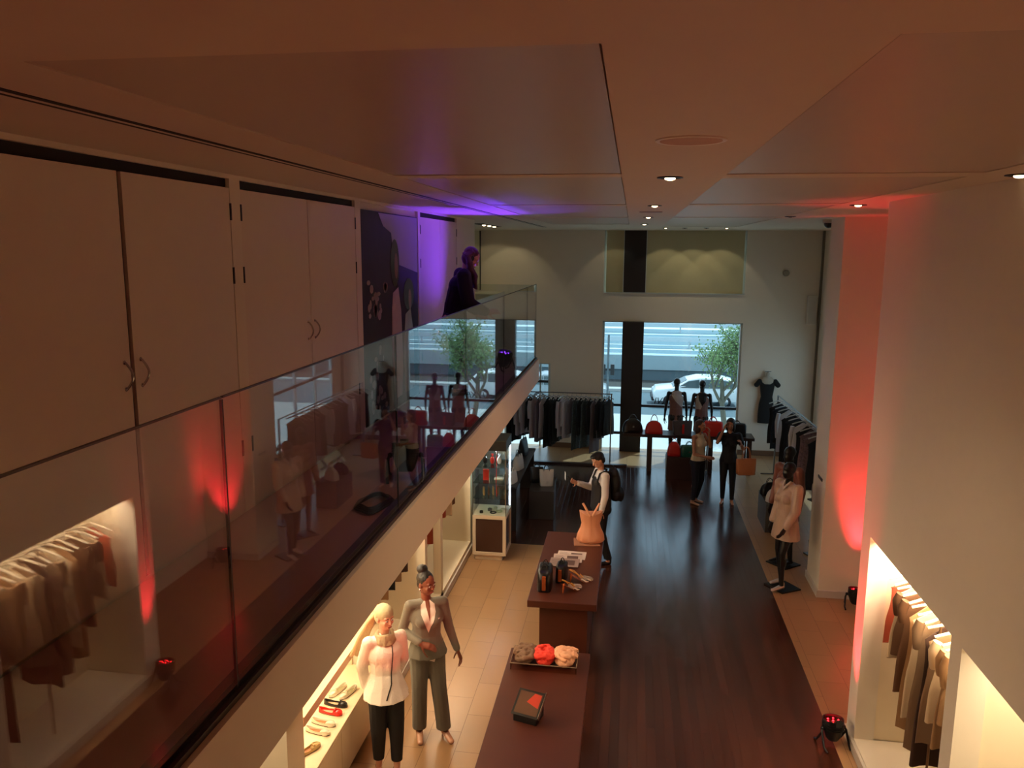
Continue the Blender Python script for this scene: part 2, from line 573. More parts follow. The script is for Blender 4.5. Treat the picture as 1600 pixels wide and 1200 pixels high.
struct('trim_3', MB().box(-0.19, 0.3, 18.72, 18.9, 0.0, 3.09).box(-0.2, 0.3, 18.86, 18.9, 3.77, ZC), mat('dark_pier', (30, 28, 30), 0.45))
struct('trim_4', MB().box(-0.215, -0.2, 18.84, 18.9, 3.77, ZC).box(0.3, 0.315, 18.84, 18.9, 3.77, ZC).box(-0.66, 2.54, 18.86, 18.9, 3.745, 3.765), M_frame)
blf = top('window_4', 'tall side window with drawn yellowish blind beyond the balcony end', 'window', (-3.6, 17.0, 3.78), kind='structure')
mk('roller_blind', MB().box(0.0, 0.01, -2.6, 1.85, 0, 1.38), M_blind, blf, smooth=False)
mk('window_frame', MB().box(0.0, 0.03, 1.85, 1.89, 0, 1.38), M_frameD, blf, smooth=False)

# ------------------------------------------------------------------ glass guard along the mezzanine
ys = [-2.3, -0.14, 2.02, 4.18, 6.34, 8.50, 10.66, 12.24]
ys = [-1.66, 0.49, 2.643, 4.80, 6.95, 9.10, 11.2, 12.24]
gl_labels = ['guard glass panel of the balcony nearest the camera', 'guard glass panel at the lower left reflecting the lit niche',
             'guard glass panel left of the first dark joint', 'wide guard glass panel between the two dark joints, cable coil behind it',
             'guard glass panel with the spotlight standing behind it', 'guard glass panel in front of the bending person',
             'short guard glass panel next to the balcony end']
for i in range(7):
    a, b_ = ys[i], ys[i + 1]
    g = top('glass_guard_panel', gl_labels[i] if i not in (0,) else gl_labels[0], 'glass panel', (-1.45, (a + b_) / 2, 3.02), group='glass panels of the balcony guard')
    hl = (b_ - a) / 2 - 0.006
    mk('glass_pane', MB().box(-0.006, 0.006, -hl, hl, 0.045, 1.195), M_guard, g, smooth=False)
    mk('top_edge', MB().box(-0.006, 0.006, -hl, hl, 1.195, 1.201), mat('glass_edge_dark', (52, 36, 30), 0.3), g, smooth=False)
    mk('edge_seal', MB().box(-0.005, 0.005, hl, hl + 0.010, 0.045, 1.19), mat('joint_seal', (40, 30, 28), 0.5), g, smooth=False)
g = top('glass_guard_panel', 'guard glass panel closing the far end of the balcony', 'glass panel', (-1.93, 12.22, 3.02), group='glass panels of the balcony guard')
mk('glass_pane', MB().box(-0.46, 0.46, -0.006, 0.006, 0.065, 1.19), M_glass, g, smooth=False)
struct('trim_5', MB().box(-1.50, -1.457, -3, 12.26, 3.06, 3.12).box(-1.443, -1.425, -3, 12.26, 3.06, 3.085), mat('guard_channel', (44, 30, 34), 0.4))

# ------------------------------------------------------------------ cupboards on the mezzanine
def cupboard(y0, y1, label, handles=True, first_gap=0.004, seamhinge=(True, True)):
    ym = (y0 + y1) / 2
    r = top('wall_cupboard', label, 'cupboard', (-2.40, ym, 3.08), group='flush cupboards along the balcony wall')
    h = 2.02; hw = (y1 - y0) / 2
    mk('carcass', MB().box(-0.03, -0.026, -hw, hw, 0.0, h + 0.055), M_dark, r, smooth=False)
    for s in (-1, 1):
        a, c = (-hw + 0.003, -first_gap) if s < 0 else (first_gap, hw - 0.003)
        d = mk('door', MB().box(-0.022, -0.002, a, c, 0.012, h - 0.0), M_cup, r, smooth=False, bevel=0.0015)
        yy = -0.065 if s < 0 else 0.065
        if handles:
            pts = []
            for k in range(13):
                t = k / 12
                pts.append((0.005 + 0.035 * math.sin(PI * t), yy, 0.99 + 0.13 * t))
            hb = MB().tube(pts, 0.006, 8)
            hb.ell((0.0, yy, 0.99), (0.004, 0.011, 0.011)).ell((0.0, yy, 1.12), (0.004, 0.011, 0.011))
            mk('handle', hb, M_chrome, d)
        if seamhinge[0 if s < 0 else 1]:
            ye = -hw if s < 0 else hw
            for zz in (1.88, 1.5, 0.42):
                mk('hinge', MB().box(-0.002, 0.004, ye - 0.008, ye + 0.008, zz - 0.05, zz + 0.05), M_blkm, d, smooth=False)
    return r
cupboard(2.5, 4.61, 'white double cupboard nearest the camera with a wide dark gap between its doors', first_gap=0.016)
cupboard(4.74, 6.82, 'white double cupboard between the nearest cupboard and the framed picture')
cupboard(9.0, 10.92, 'white double cupboard behind the person with purple light on its doors', handles=False)
cupboard(0.1, 2.36, 'white double cupboard at the left edge behind the guard glass', first_gap=0.016)

# picture panel on the wall (plain generic artwork)
pr = top('framed_picture', 'tall dark poster of two standing figures on the balcony wall', 'picture', (-2.40, 7.93, 3.1))
mk('picture_panel', MB().box(-0.028, -0.004, -0.96, 0.94, 0.0, 1.99), mat('poster_dark', (52, 44, 40), 0.6, noise_amt=0.6, noise_scale=3.5), pr, smooth=False)
pm = mk('sky_patch', MB().prism([(0.05, 1.5), (0.93, 1.38), (0.93, 1.98), (-0.45, 1.98), (-0.3, 1.86), (-0.05, 1.8)], -0.004, -0.002, 'x'), mat('poster_sky', (168, 156, 166), 0.3), pr, smooth=False)
fg = MB()
fg.prism([(-0.02, 1.2), (0.17, 1.25), (0.26, 1.0), (0.3, 0.5), (0.25, 0.1), (0.0, 0.1), (-0.08, 0.6), (-0.06, 1.05)], -0.004, -0.0015, 'x')
mk('pale_figure', fg, mat('poster_coat', (196, 168, 158), 0.3, noise_amt=0.2), pr, smooth=False)
fg = MB()
fg.prism([(0.42, 0.95), (0.62, 1.0), (0.74, 0.7), (0.74, 0.1), (0.38, 0.1), (0.35, 0.6)], -0.004, -0.0013, 'x')
mk('second_figure', fg, mat('poster_dress', (150, 130, 104), 0.3, noise_amt=0.3), pr, smooth=False)
hd = MB()
def disc(b, y, z, ry, rz, x0, x1, n=20):
    b.prism([(y + ry * math.cos(2*PI*i/n), z + rz * math.sin(2*PI*i/n)) for i in range(n)], x0, x1, 'x')
disc(hd, 0.06, 1.5, 0.15, 0.24, -0.004, -0.0008); disc(hd, 0.56, 1.16, 0.2, 0.17, -0.004, -0.0008)
mk('figure_hair', hd, mat('poster_hair', (38, 28, 26), 0.3), pr, smooth=False)
for (fy, fz, fa, fb) in ((0.10, 1.47, 0.06, 0.13), (0.60, 1.1, 0.055, 0.11)):
    fc = MB(); disc(fc, fy, fz, fa, fb, -0.003, 0.0)
    mk('figure_face', fc, mat('poster_skin', (150, 104, 88), 0.3), pr, smooth=False)
fl_ = MB()
for k in range(26):
    disc(fl_, -0.8 + 0.5 * random.random(), 0.1 + 0.6 * random.random() ** 1.5, 0.02 + 0.03 * random.random(), 0.02 + 0.03 * random.random(), -0.004, -0.001, 7)
for k in range(20):
    disc(fl_, -0.8 + 0.6 * random.random(), 1.0 + 0.35 * random.random(), 0.03 + 0.04 * random.random(), 0.02 + 0.03 * random.random(), -0.004, -0.0012, 7)
mk('pale_blossoms', fl_, mat('poster_flowers', (176, 150, 140), 0.3), pr, smooth=False)

# ------------------------------------------------------------------ ceiling fittings
WARM = (1.0, 0.66, 0.36)
def downlight(x, y, r, on, label, e=18, col=(1.0, 0.74, 0.48), grp='recessed downlights in the ceiling'):
    t = top('recessed_downlight', label, 'ceiling light', (x, y, ZC), group=grp)
    mk('trim_ring', MB().lathe([(r, 0.0), (r, -0.006), (r * 0.82, -0.008), (r * 0.78, -0.002), (r * 0.78, 0.0)], n=28), M_blk, t)
    mk('baffle', MB().lathe([(r * 0.8, -0.0015), (r * 0.8, -0.0005), (0.0001, -0.0005), (0.0001, -0.0015)], n=24), M_dark, t)
    mk('bulb', MB().ell((0.0, 0.0, -0.008), (r * 0.42, r * 0.42, 0.012)), mat('lit_bulb', (255, 225, 180), 0.3, emit=(255, 214, 160), emit_s=6.0) if on else mat('unlit_bulb', (120, 110, 100), 0.3), t)
    if on and not (x > 2.1 and y > 8):
        light('downlight_beam', 'SPOT', (x, y, ZC - 0.03), e * (7.0 if y < 9 else 2.0) * (1 if x < 1.8 else .45), col, size=0.04, spot=math.radians(34 if abs(x - 2.16) < .05 else 118), blend=0.95, target=(x - (1.3 if (x > 2.1 and y < 6) else 0), y + 0.001, 0))
    return t
sp = top('ceiling_speaker', 'large round flush speaker grille with pale rim in the ceiling', 'speaker', (0.215, 3.372, ZC))
mk('rim', MB().lathe([(0.142, 0), (0.141, -0.004), (0.132, -0.007), (0.123, -0.004), (0.123, 0)], n=40), mat('speaker_rim', (250, 244, 232), 0.4, noise_amt=0), sp)
mk('grille', MB().lathe([(0.123, -0.001), (0.123, -0.005), (0.0001, -0.006), (0.0001, -0.001)], n=40), mat('speaker_grille', (206, 172, 152), 0.7), sp)
downlight(0.207, 5.053, 0.078, True, 'round black downlight just beyond the ceiling speaker', 14)
downlight(0.197, 8.223, 0.07, True, 'round downlight second beyond the ceiling speaker', 14)
downlight(0.187, 11.108, 0.07, True, 'round downlight third beyond the ceiling speaker', 10)
downlight(0.177, 14.161, 0.07, True, 'round downlight last before the blinded window', 8)
downlight(2.106, 8.197, 0.078, True, 'round lit downlight above the red washed recess', 14)
downlight(1.986, 10.917, 0.07, False, 'round unlit downlight beside the dome camera')
downlight(2.16, 5.054, 0.078, True, 'round downlight at the right edge of the ceiling', 14)
for k, x in enumerate((0.63, 1.006, 1.428, 1.822)):
    downlight(x, 16.6, 0.055, k in (0, 3), ['small wall washing downlight above the dark pier', 'small unlit downlight second from the dark pier',
              'small unlit downlight third from the dark pier', 'small lit downlight furthest right before the blind'][k], 5, grp='small downlights before the blinded window')
for k, x in enumerate((-0.4, 0.75, 1.35, 1.95)):
    light('blind_washer', 'SPOT', (x, 18.1, ZC - 0.03), 5.5 if k else 3, (1.0, 0.86, 0.56), size=0.03, spot=math.radians(78), blend=0.25, target=(x, 18.85, 3.7))
for k, (x, y) in enumerate(((-3.2, 17.6), (-2.75, 17.9))):
    light('wall_washer', 'SPOT', (x, y, ZC - 0.03), 4, (1.0, 0.85, 0.5), size=0.03, spot=math.radians(80), blend=0.25, target=(x, 18.88, 3.6))
tr = top('spotlight_trough', 'short black ceiling trough with three small bulbs beyond the balcony end', 'ceiling light', (-2.69, 15.0, ZC))
mk('housing', MB().box(-0.09, 0.09, -1.0, 1.0, -0.006, 0.0), M_dark, tr, smooth=False)
for k in range(3):
    mk('bulb', MB().ell((0.0, -0.45 + 0.55 * k, -0.012), (0.035, 0.035, 0.014)), mat('trough_bulb', (255, 230, 200), 0.3, emit=(255, 225, 180), emit_s=5.0), tr)
ac = top('ceiling_air_vent', 'slim rectangular air vent between the centre downlights', 'air vent', (0.189, 9.6, ZC))
mk('vent_plate', MB().box(-0.13, 0.13, -0.06, 0.06, -0.006, 0), mat('vent_plate', (150, 110, 100), 0.5), ac, smooth=False)
dc = top('dome_camera', 'small black dome security camera hanging in the ceiling corner', 'security camera', (2.72, 12.05, ZC))
mk('mount', MB().lathe([(0.085, 0), (0.085, -0.04), (0.075, -0.05), (0.0001, -0.05)], n=24), mat('camera_mount', (190, 180, 170), 0.4), dc)
mk('dome', MB().ell((0, 0, -0.055), (0.068, 0.068, 0.065)), M_blk, dc)
wsp = top('wall_speaker', 'slim white box speaker high on the end wall corner', 'speaker', (4.0, 18.83, 3.1))
mk('cabinet', MB().box(-0.09, 0.11, -0.07, 0.065, 0, 0.65), mat('speaker_white', (225, 220, 210), 0.5), wsp, smooth=False, bevel=0.012)
mk('speaker_front', MB().box(-0.075, 0.095, -0.078, -0.071, 0.02, 0.63), mat('speaker_cloth', (205, 200, 190), 0.8), wsp, smooth=False)
sm = top('wall_detector', 'small round white detector high on the end wall', 'detector', (3.42, 18.9, 4.24))
mk('detector_body', MB().cyl((0, 0, 0), (0, -0.04, 0), 0.075, 0.065), mat('detector_white', (150, 140, 125), 0.5), sm, bevel=0.006)
kp = top('wall_sensor', 'small flat metal plate on the grey pier side', 'switch plate', (2.68, 11.3, 1.62))
mk('plate', MB().box(-0.012, 0.0, -0.12, 0.12, -0.02, 0.02), M_steel, kp, smooth=False, bevel=0.003)

# ------------------------------------------------------------------ stage lights (LED par cans)
def par(loc, rz, col, label, tilt=0.35, energy=60, spot=60, em=12.0, aim=None):
    t = top('led_spotlight', label, 'stage light', loc, rz, group='LED uplights on the floor')
    R = Matrix.Rotation(tilt, 4, 'X')
    T = Matrix.Translation((0, 0, 0.17)) @ R
    b = MB(); b.T = T
    b.lathe([(0.0001, -0.11), (0.05, -0.11), (0.07, -0.08), (0.095, 0.0), (0.1, 0.09), (0.1, 0.10), (0.092, 0.10), (0.09, 0.07), (0.0001, 0.07)], n=24)
    body = mk('housing', b, M_blk, t)
    b = MB(); b.T = T
    for k in range(4): b.lathe([(0.097 + 0.006, 0.0 + k * 0.018), (0.103, 0.006 + k * 0.018), (0.094, 0.006 + k * 0.018), (0.094, 0.0 + k * 0.018)], n=24)
    mk('cooling_fins', b, M_blkm, body)
    face = MB(); face.T = T
    face.lathe([(0.09, 0.071), (0.09, 0.074), (0.0001, 0.074), (0.0001, 0.071)], n=24)
    mk('lens_plate', face, mat('par_plate', (60, 8, 8), 0.3), body)
    lm = mat('par_led_' + ('red' if col[0] > col[2] else 'violet'), (255, 60, 60) if col[0] > col[2] else (90, 60, 255), 0.3, emit=(255, 20, 30) if col[0] > col[2] else (120, 50, 255), emit_s=em)
    for k in range(7):
        a = 2 * PI * k / 6
        rr = 0.0 if k == 6 else 0.055
        e = MB(); e.T = T
        e.ell((rr * math.cos(a), rr * math.sin(a), 0.077), (0.009, 0.009, 0.006), n=10, m=6)
        mk('led_lens', e, lm, body)
    for s in (-1, 1):
        st = MB().tube([(s * 0.112, 0.0, 0.18), (s * 0.125, -0.02, 0.16), (s * 0.13, -0.08, 0.03), (s * 0.12, -0.13, 0.006)], 0.011, 8)
        st.tube([(s * 0.128, -0.02, 0.15), (s * 0.128, 0.06, 0.03), (s * 0.12, 0.11, 0.008)], 0.011, 8)
        st.ell((s * 0.112, 0, 0.18), (0.018, 0.02, 0.02))
        mk('floor_bracket', st, M_blkm, t)
    hd_ = MB(); hd_.T = T
    hd_.box(-0.03, 0.03, -0.105, -0.09, 0.06, 0.125)
    mk('lens_hood', hd_, M_blk, body, smooth=False)
    if aim is not None:
        p = Vector(loc) + Vector((0, 0, 0.33))
        light('uplight_beam', 'SPOT', p, energy, col, size=0.05, spot=math.radians(spot), blend=0.75, target=aim)
    return t
RED = (1.0, 0.02, 0.035)
par((2.06, 7.5, 0), 0.3, RED, 'black LED spotlight glowing red on the tile strip at the near wall corner', tilt=-0.1, energy=340, spot=34, aim=(2.27, 7.60, 2.0))
par((3.1, 10.72, 0), -0.2, RED, 'black LED spotlight glowing red in the wall recess', tilt=-0.12, energy=270, spot=46, aim=(3.32, 11.1, 2.3))
VIO = (0.17, 0.035, 1.0)
par((-1.60, 5.5, 3.08), 0.2, RED, 'black spotlight with faint red lamps standing on the balcony floor behind the glass', tilt=-0.25, energy=1, spot=20)
light('violet_beam', 'SPOT', (-1.62, 10.6, 3.42), 290, VIO, size=0.06, spot=math.radians(75), blend=1.0, target=(-1.85, 9.2, 5.4))
par((-1.72, 10.85, 3.08), 0.9, VIO, 'black spotlight with violet lamps on the balcony floor beyond the bending person', tilt=0.3, energy=1, spot=20)
par((1.9, 0.9, 0), 0.1, RED, 'black LED spotlight glowing red on the floor below the camera', tilt=-0.1, energy=36, spot=100, aim=(1.3, 1.4, 5.0))
light('uplight_beam', 'SPOT', (1.88, 0.95, 0.35), 420, RED, size=0.05, spot=math.radians(26), blend=0.9, target=(-1.95, 6.9, 1.35))

# cable coil on the mezzanine floor
cp = []
for k in range(150):
    a = 2 * PI * k / 36
    rr = 0.13 + 0.012 * math.sin(k * 0.7) - 0.0002 * k
    cp.append((rr * 0.85 * math.cos(a), rr * 1.5 * math.sin(a), 0.008 + 0.018 * k / 36 / 2))
cb = top('cable_coil', 'loosely coiled dark cable lying on the balcony floor behind the glass', 'cable', (-1.63, 4.86, 3.08))
mk('cable', MB().tube(cp, 0.007, 8), mat('cable_rubber', (28, 22, 24), 0.5), cb)

# ------------------------------------------------------------------ lit niches
def strip_light(x, y0, y1, z, e, col=(1.0, 0.80, 0.54), down=True, w=0.08):
    light('niche_strip', 'AREA', (x, (y0 + y1) / 2, z), e, col, rot=(0, 0, 0) if down else (PI, 0, 0), size=w, size_y=(y1 - y0))
strip_light(2.5, 5.6, 7.42, 2.19, 44)
strip_light(2.6, 3.0, 5.3, 2.19, 18)
strip_light(-2.62, 5.45, 7.2, 2.48, 28)
strip_light(-2.62, 7.4, 9.05, 2.48, 28)
strip_light(-2.62, 9.25, 11.8, 2.48, 38)
strip_light(-2.62, 2.0, 5.0, 2.48, 20)

# ------------------------------------------------------------------ figures
def V3(a): return Vector(a)
SKEL = dict(pelvis=(0, 0, .525), waist=(0, 0, .615), chest=(0, 0, .725), neck=(0, -.006, .83), head=(0, .010, .93),
            shR=(.098, -.004, .805), elR=(.125, -.01, .635), wrR=(.135, .03, .495), shL=(-.098, -.004, .805), elL=(-.125, -.01, .635), wrL=(-.135, .03, .495),
            hipR=(.048, 0, .505), knR=(.052, .012, .285), anR=(.055, -.012, .05), hipL=(-.048, 0, .505), knL=(-.052, .012, .285), anL=(-.055, -.012, .05),
            toR=(.068, .085, .014), toL=(-.068, .085, .014))

def hand(b, wr, fwd, palm, h, s, curl=0.5, spread=1.0, r=1.0):
    """wr wrist point, fwd direction of the fingers, palm normal (points out of the palm), s = +1 thumb along fwd x palm"""
    wr, fwd, palm = V3(wr), V3(fwd).normalized(), V3(palm)
    palm = (palm - fwd * palm.dot(fwd)).normalized()
    side = fwd.cross(palm) * s
    L = 0.108 * h
    pl = L * 0.5
    b.rc(wr - fwd * 0.01 * h, wr + fwd * pl * 0.92, .015 * h * r, .0225 * h * r, side=side, su=1.0, sw=0.48, n=12)
    for i, (o, ln) in enumerate(((.72, .42), (.25, .48), (-.22, .44), (-.68, .34))):
        p = wr + fwd * pl + side * o * 0.021 * h
        d = (fwd + side * o * 0.10 * spread).normalized()
        cu = curl * (0.85 + 0.12 * i)
        for k in range(3):
            ang = cu * (0.5 + 0.45 * k)
            dd = (d * math.cos(ang) + palm * math.sin(ang)).normalized()
            q = p + dd * L * ln * (0.44, 0.32, 0.26)[k]
            b.rc(p, q, (.0054, .005, .0045)[k] * h * r, (.005, .0045, .0038)[k] * h * r, n=8, caps=2)
            p = q
    p = wr + fwd * pl * 0.25 + side * .015 * h
    d = (fwd * 0.62 + side * 0.75 + palm * 0.3).normalized()
    for k in range(3):
        q = p + d * L * (0.26, 0.2, 0.16)[k]
        b.rc(p, q, (.0075, .006, .0052)[k] * h * r, (.006, .0052, .0042)[k] * h * r, n=8, caps=2)
        p = q
        d = (d + fwd * 0.35 + palm * 0.25 * curl).normalized()

def figure(name, label, cat, loc, rz, h, pose=None, skin=None, head_yaw=0.0, head_pitch=0.0, head_roll=0.0, girth=1.0, voxel=0.008,
           hands=None, face=True, female=True, bald=False, group=None):
    """builds the continuous body; returns root, joints (metres), head matrix, body object"""
    J = {k: V3(v) * h for k, v in SKEL.items()}
    for k, v in (pose or {}).items(): J[k] = V3(v) * h
    g = girth
    root = top(name, label, cat, loc, rz, group)
    b = MB()
    # torso
    tilt = (J['neck'] - J['pelvis']).normalized()
    R = V3((0, 0, 1)).rotation_difference(tilt).to_matrix()
    b.ell(J['pelvis'] + V3((0, -.006, -.002)) * h, (.092*h*g, .066*h*g, .062*h*g), R=R)
    for s in (1, -1): b.ell(J['pelvis'] + R @ V3((s*.04, -.035, -.03)) * h, (.046*h*g, .042*h*g, .048*h*g))
    b.ell(J['waist'], (.070*h*g, .050*h*g, .085*h*g), R=R)
    b.ell(J['chest'], (.085*h*g, .055*h*g, .085*h*g), R=R)
    if female:
        for s in (1, -1): b.ell(J['chest'] + R @ V3((s*.036, .040, -.006)) * h, (.034*h*g, .032*h*g, .034*h*g), R=R)
    b.rc(J['shL'], J['shR'], .026*h*g, .026*h*g, side=(0, 1, 0), su=1.0, sw=0.85)
    b.rc((J['chest'] + J['neck']) / 2, J['neck'], .052*h*g, .028*h, side=(1, 0, 0), su=1.1, sw=0.8)
    # head
    HM = Matrix.Translation(J['head']) @ Matrix.Rotation(head_yaw, 4, 'Z') @ Matrix.Rotation(-head_pitch, 4, 'X') @ Matrix.Rotation(head_roll, 4, 'Y')
    b.rc(J['neck'] - V3((0, 0, .01)) * h, HM @ (V3((0, -.012, -.03)) * h), .0275*h, .027*h)
    sv = b.T; b.T = HM
    q = h
    b.ell(V3((0, -.008, .018)) * q, (.0435*q, .054*q, .050*q))
    b.ell(V3((0, .006, -.018)) * q, (.036*q, .043*q, .047*q))
    b.ell(V3((0, .020, -.040)) * q, (.022*q, .024*q, .020*q))
    if face or not bald:
        b.rc(V3((0, .044, .010)) * q, V3((0, .056, -.012)) * q, .005*q, .0075*q, n=8, caps=2)
        b.ell(V3((0, .046, -.034)) * q, (.013*q, .006*q, .007*q), n=10, m=6)
        for s in (1, -1):
            b.ell(V3((s*.043, -.006, -.004)) * q, (.006*q, .012*q, .018*q), n=10, m=8)
            b.ell(V3((s*.020, .036, -.012)) * q, (.013*q, .009*q, .012*q), n=10, m=8)
            b.ell(V3((s*.017, .0415, .017)) * q, (.013*q, .006*q, .006*q), n=10, m=6)
    b.T = sv
    # limbs
    for s, S in ((1, 'R'), (-1, 'L')):
        sh, el, wr = J['sh'+S], J['el'+S], J['wr'+S]
        b.ell(sh + V3((-s*.006*h, 0, 0)), (.026*h*g, .026*h*g, .028*h*g))
        b.rc(sh, el, .0245*h*g, .0200*h*g); b.rc(el, wr, .0205*h*g, .0135*h*g)
        b.ell(el + (wr - el) * 0.3, (.021*h*g, .021*h*g, .023*h*g))
        hp, kn, an, to = J['hip'+S], J['kn'+S], J['an'+S], J['to'+S]
        b.rc(hp, kn, .052*h*g, .031*h*g); b.rc(kn, an, .030*h*g, .019*h)
        b.ell(kn + (an - kn) * 0.3 + V3((0, -.008, 0)) * h, (.030*h*g, .032*h*g, .06*h))
        heel = an + V3((0, -.012, -.03)) * h
        b.rc(an, heel, .018*h, .017*h)
        b.rc(heel, to, .017*h, .011*h, side=(1, 0, 0), su=1.25, sw=0.8)
        hd = (hands or {}).get(S, {})
        fwd = V3(hd.get('fwd', (wr - el).normalized()))
        hand(b, wr, fwd, hd.get('palm', (-s, 0.2, 0)), h, hd.get('s', 1 if s < 0 else -1), hd.get('curl', 0.45), hd.get('spread', 1.0))
    me = remesh(b, voxel, smooth=1)
    body = mk('body', me, skin, root)
    if face:
        ey = MB(); ir = MB(); br = MB(); lp = MB()
        for mbb in (ey, ir, br, lp): mbb.T = HM
        for s in (1, -1):
            ey.ell(V3((s*.0175, .0455, .004)) * q, (.0075*q, .004*q, .0042*q), n=10, m=6)
            ir.ell(V3((s*.0175, .0490, .004)) * q, (.0034*q, .0016*q, .0036*q), n=10, m=6)
            br.rc(V3((s*.009, .0487, .0175)) * q, V3((s*.028, .0425, .0175)) * q, .0016*q, .0012*q, n=6, caps=1)
        lp.rc(V3((-.010, .0505, -.0335)) * q, V3((.010, .0505, -.0335)) * q, .0030*q, n=8, caps=2, side=(0, 0, 1), su=1.2, sw=0.9)
        mk('eyes', ey, mat('eye_white', (210, 200, 190), 0.3, noise_amt=0), body)
        mk('irises', ir, mat('iris_dark', (30, 18, 14), 0.2, noise_amt=0), body)
        mk('eyebrows', br, mat('brow_hair', (28, 18, 14), 0.7, noise_amt=0), body)
        mk('lips', lp, mat('lip_' + skin.name, (150, 62, 58), 0.4, noise_amt=0), body)
    return root, J, HM, body

def limb(b, pts, rs, n=12, side=None, su=1.0, sw=1.0):
    for i in range(len(pts) - 1):
        b.rc(pts[i], pts[i + 1], rs[i], rs[i + 1], n=n, side=side, su=su, sw=sw)

def trousers(root, J, h, m, r=(.060, .040, .032), low=0.6, vox=0.009, wr=0.004, name='trousers', g=1.0, waist=True, ankle=1.0):
    r = (max(r[0], .0565), r[1], r[2]); g = max(g, 1.0)
    b = MB()
    b.ell(J['pelvis'] + V3((0, -.006, 0)) * h, (.101*h*g, .074*h*g, .066*h*g))
    for s in (1, -1): b.ell(J['pelvis'] + V3((s*.04, -.036, -.03)) * h, (.051*h*g, .047*h*g, .053*h*g))
    if waist: b.rc(J['pelvis'], J['waist'] * 0.75 + J['pelvis'] * 0.25, .080*h*g, .076*h*g, side=(1, 0, 0), su=1.0, sw=.72)
    for S in 'RL':
        hp, kn, an = J['hip'+S], J['kn'+S], J['an'+S]
        e = kn + (an - kn) * ankle
        limb(b, [hp, kn, e], [r[0]*h*g, r[1]*h*g, r[2]*h*g])
        b.rc(e, e + (e - kn).normalized() * .004, r[2]*h*g, r[2]*h*g, flat=True)
    me = remesh(b, vox, 2, wr=wr, wscale=11)
    lo = min(J['anR'].z + (J['knR'].z - J['anR'].z) * (1 - ankle), J['anL'].z + (J['knL'].z - J['anL'].z) * (1 - ankle))
    for v in me.vertices:
        if v.co.z < lo: v.co.z = lo + (v.co.z - lo) * .1
    return mk(name, me, m, root)

def seg(b, p, q, r0, r1, **k): b.rc(p, q, r0, r1, **k)

def topwear(root, J, h, m, hem=0.47, sleeve=1.0, g=1.0, slr=(.036, .031, .024), flare=.10, vox=0.009, wr=0.005, name='jacket', female=True, neckr=.036, depth=1.0, wscale=10, seed=0.0, sleeveless=False, hemshift=(0, 0, 0)):
    b = MB()
    tilt = (J['neck'] - J['pelvis']).normalized()
    R = V3((0, 0, 1)).rotation_difference(tilt).to_matrix()
    b.ell(J['chest'], (.094*h*g, .066*h*g*depth, .086*h), R=R)
    if female:
        for s in (1, -1): b.ell(J['chest'] + R @ V3((s*.036, .042, -.008)) * h, (.038*h*g, .036*h*g, .038*h*g), R=R)
    b.rc(J['chest'], J['waist'], .085*h*g, .079*h*g, side=(1, 0, 0), su=1.0, sw=.76*depth)
    hemp = V3((J['pelvis'].x, J['pelvis'].y, hem * h)) + V3(hemshift) * h
    b.rc(J['waist'], hemp, .079*h*g, flare*h*g, side=(1, 0, 0), su=1.0, sw=.80*depth, caps=1)
    b.rc(J['shL'] * (.7 if sleeveless else 1) + J['shR'] * (.0 if not sleeveless else .3), J['shR'] * (.7 if sleeveless else 1) + J['shL'] * (.0 if not sleeveless else .3), .033*h*g, side=(0, 1, 0), su=1.0, sw=0.85)
    b.rc((J['chest'] + J['neck']) / 2, J['neck'] - V3((0, 0, .006)) * h, .060*h*g, neckr*h, side=(1, 0, 0), su=1.15, sw=0.8)
    if not sleeveless:
        for S in 'RL':
            sh, el, wr_ = J['sh'+S], J['el'+S], J['wr'+S]
            if sleeve >= 1.0: pts = [sh, el, el + (wr_ - el) * (sleeve - 0.08)]
            else: pts = [sh, sh + (el - sh) * (sleeve * 2 if sleeve < 0.5 else 1)]
            if len(pts) == 3: limb(b, pts, [slr[0]*h, slr[1]*h, slr[2]*h])
            else: limb(b, pts, [slr[0]*h, slr[1]*h])
    def damp(co): return 1.0
    me = remesh(b, vox, 2, wr=wr, wscale=wscale, seed=seed, wfn=damp)
    for v in me.vertices:
        if v.co.z < hem * h and abs(v.co.x - hemp.x) < .122 * h: v.co.z = hem * h + (v.co.z - hem * h) * .06
    return mk(name, me, m, root)

def hair_cap(root, HM, h, m, extra=None, vox=0.006, name='hair', wr=0.002, low=0.0, s=1.0):
    b = MB(); b.T = HM
    b.ell(V3((0, -.016, .026)) * h, (.0475*h*s, .054*h*s, .048*h*s))
    b.ell(V3((0, -.030, -.004)) * h, (.040*h*s, .034*h*s, .045*h*s))
    if extra: extra(b)
    me = remesh(b, vox, 1, wr=wr, wscale=40)
    return mk(name, me, m, root)

def shoe(root, an, to, h, m, heel=0.0, name='shoe', open_=False):
    b = MB()
    hl = V3(an) + V3((0, -.014, -.034)) * h
    hl.z = max(hl.z, 0.014 + heel)
    t = V3(to)
    b.rc(hl, t, .019*h, .0135*h, side=(1, 0, 0), su=1.25, sw=0.85)
    b.rc(hl + V3((0, 0, .008)), hl + V3((0, 0, .022*h)), .018*h, .018*h)
    if heel > 0.02: b.rc(hl + V3((0, -.012*h, 0)), (hl.x, hl.y - .014*h, 0.006), .009*h, .005*h, n=8, caps=1)
    me = remesh(b, 0.006, 1)
    return mk(name, me, m, root)

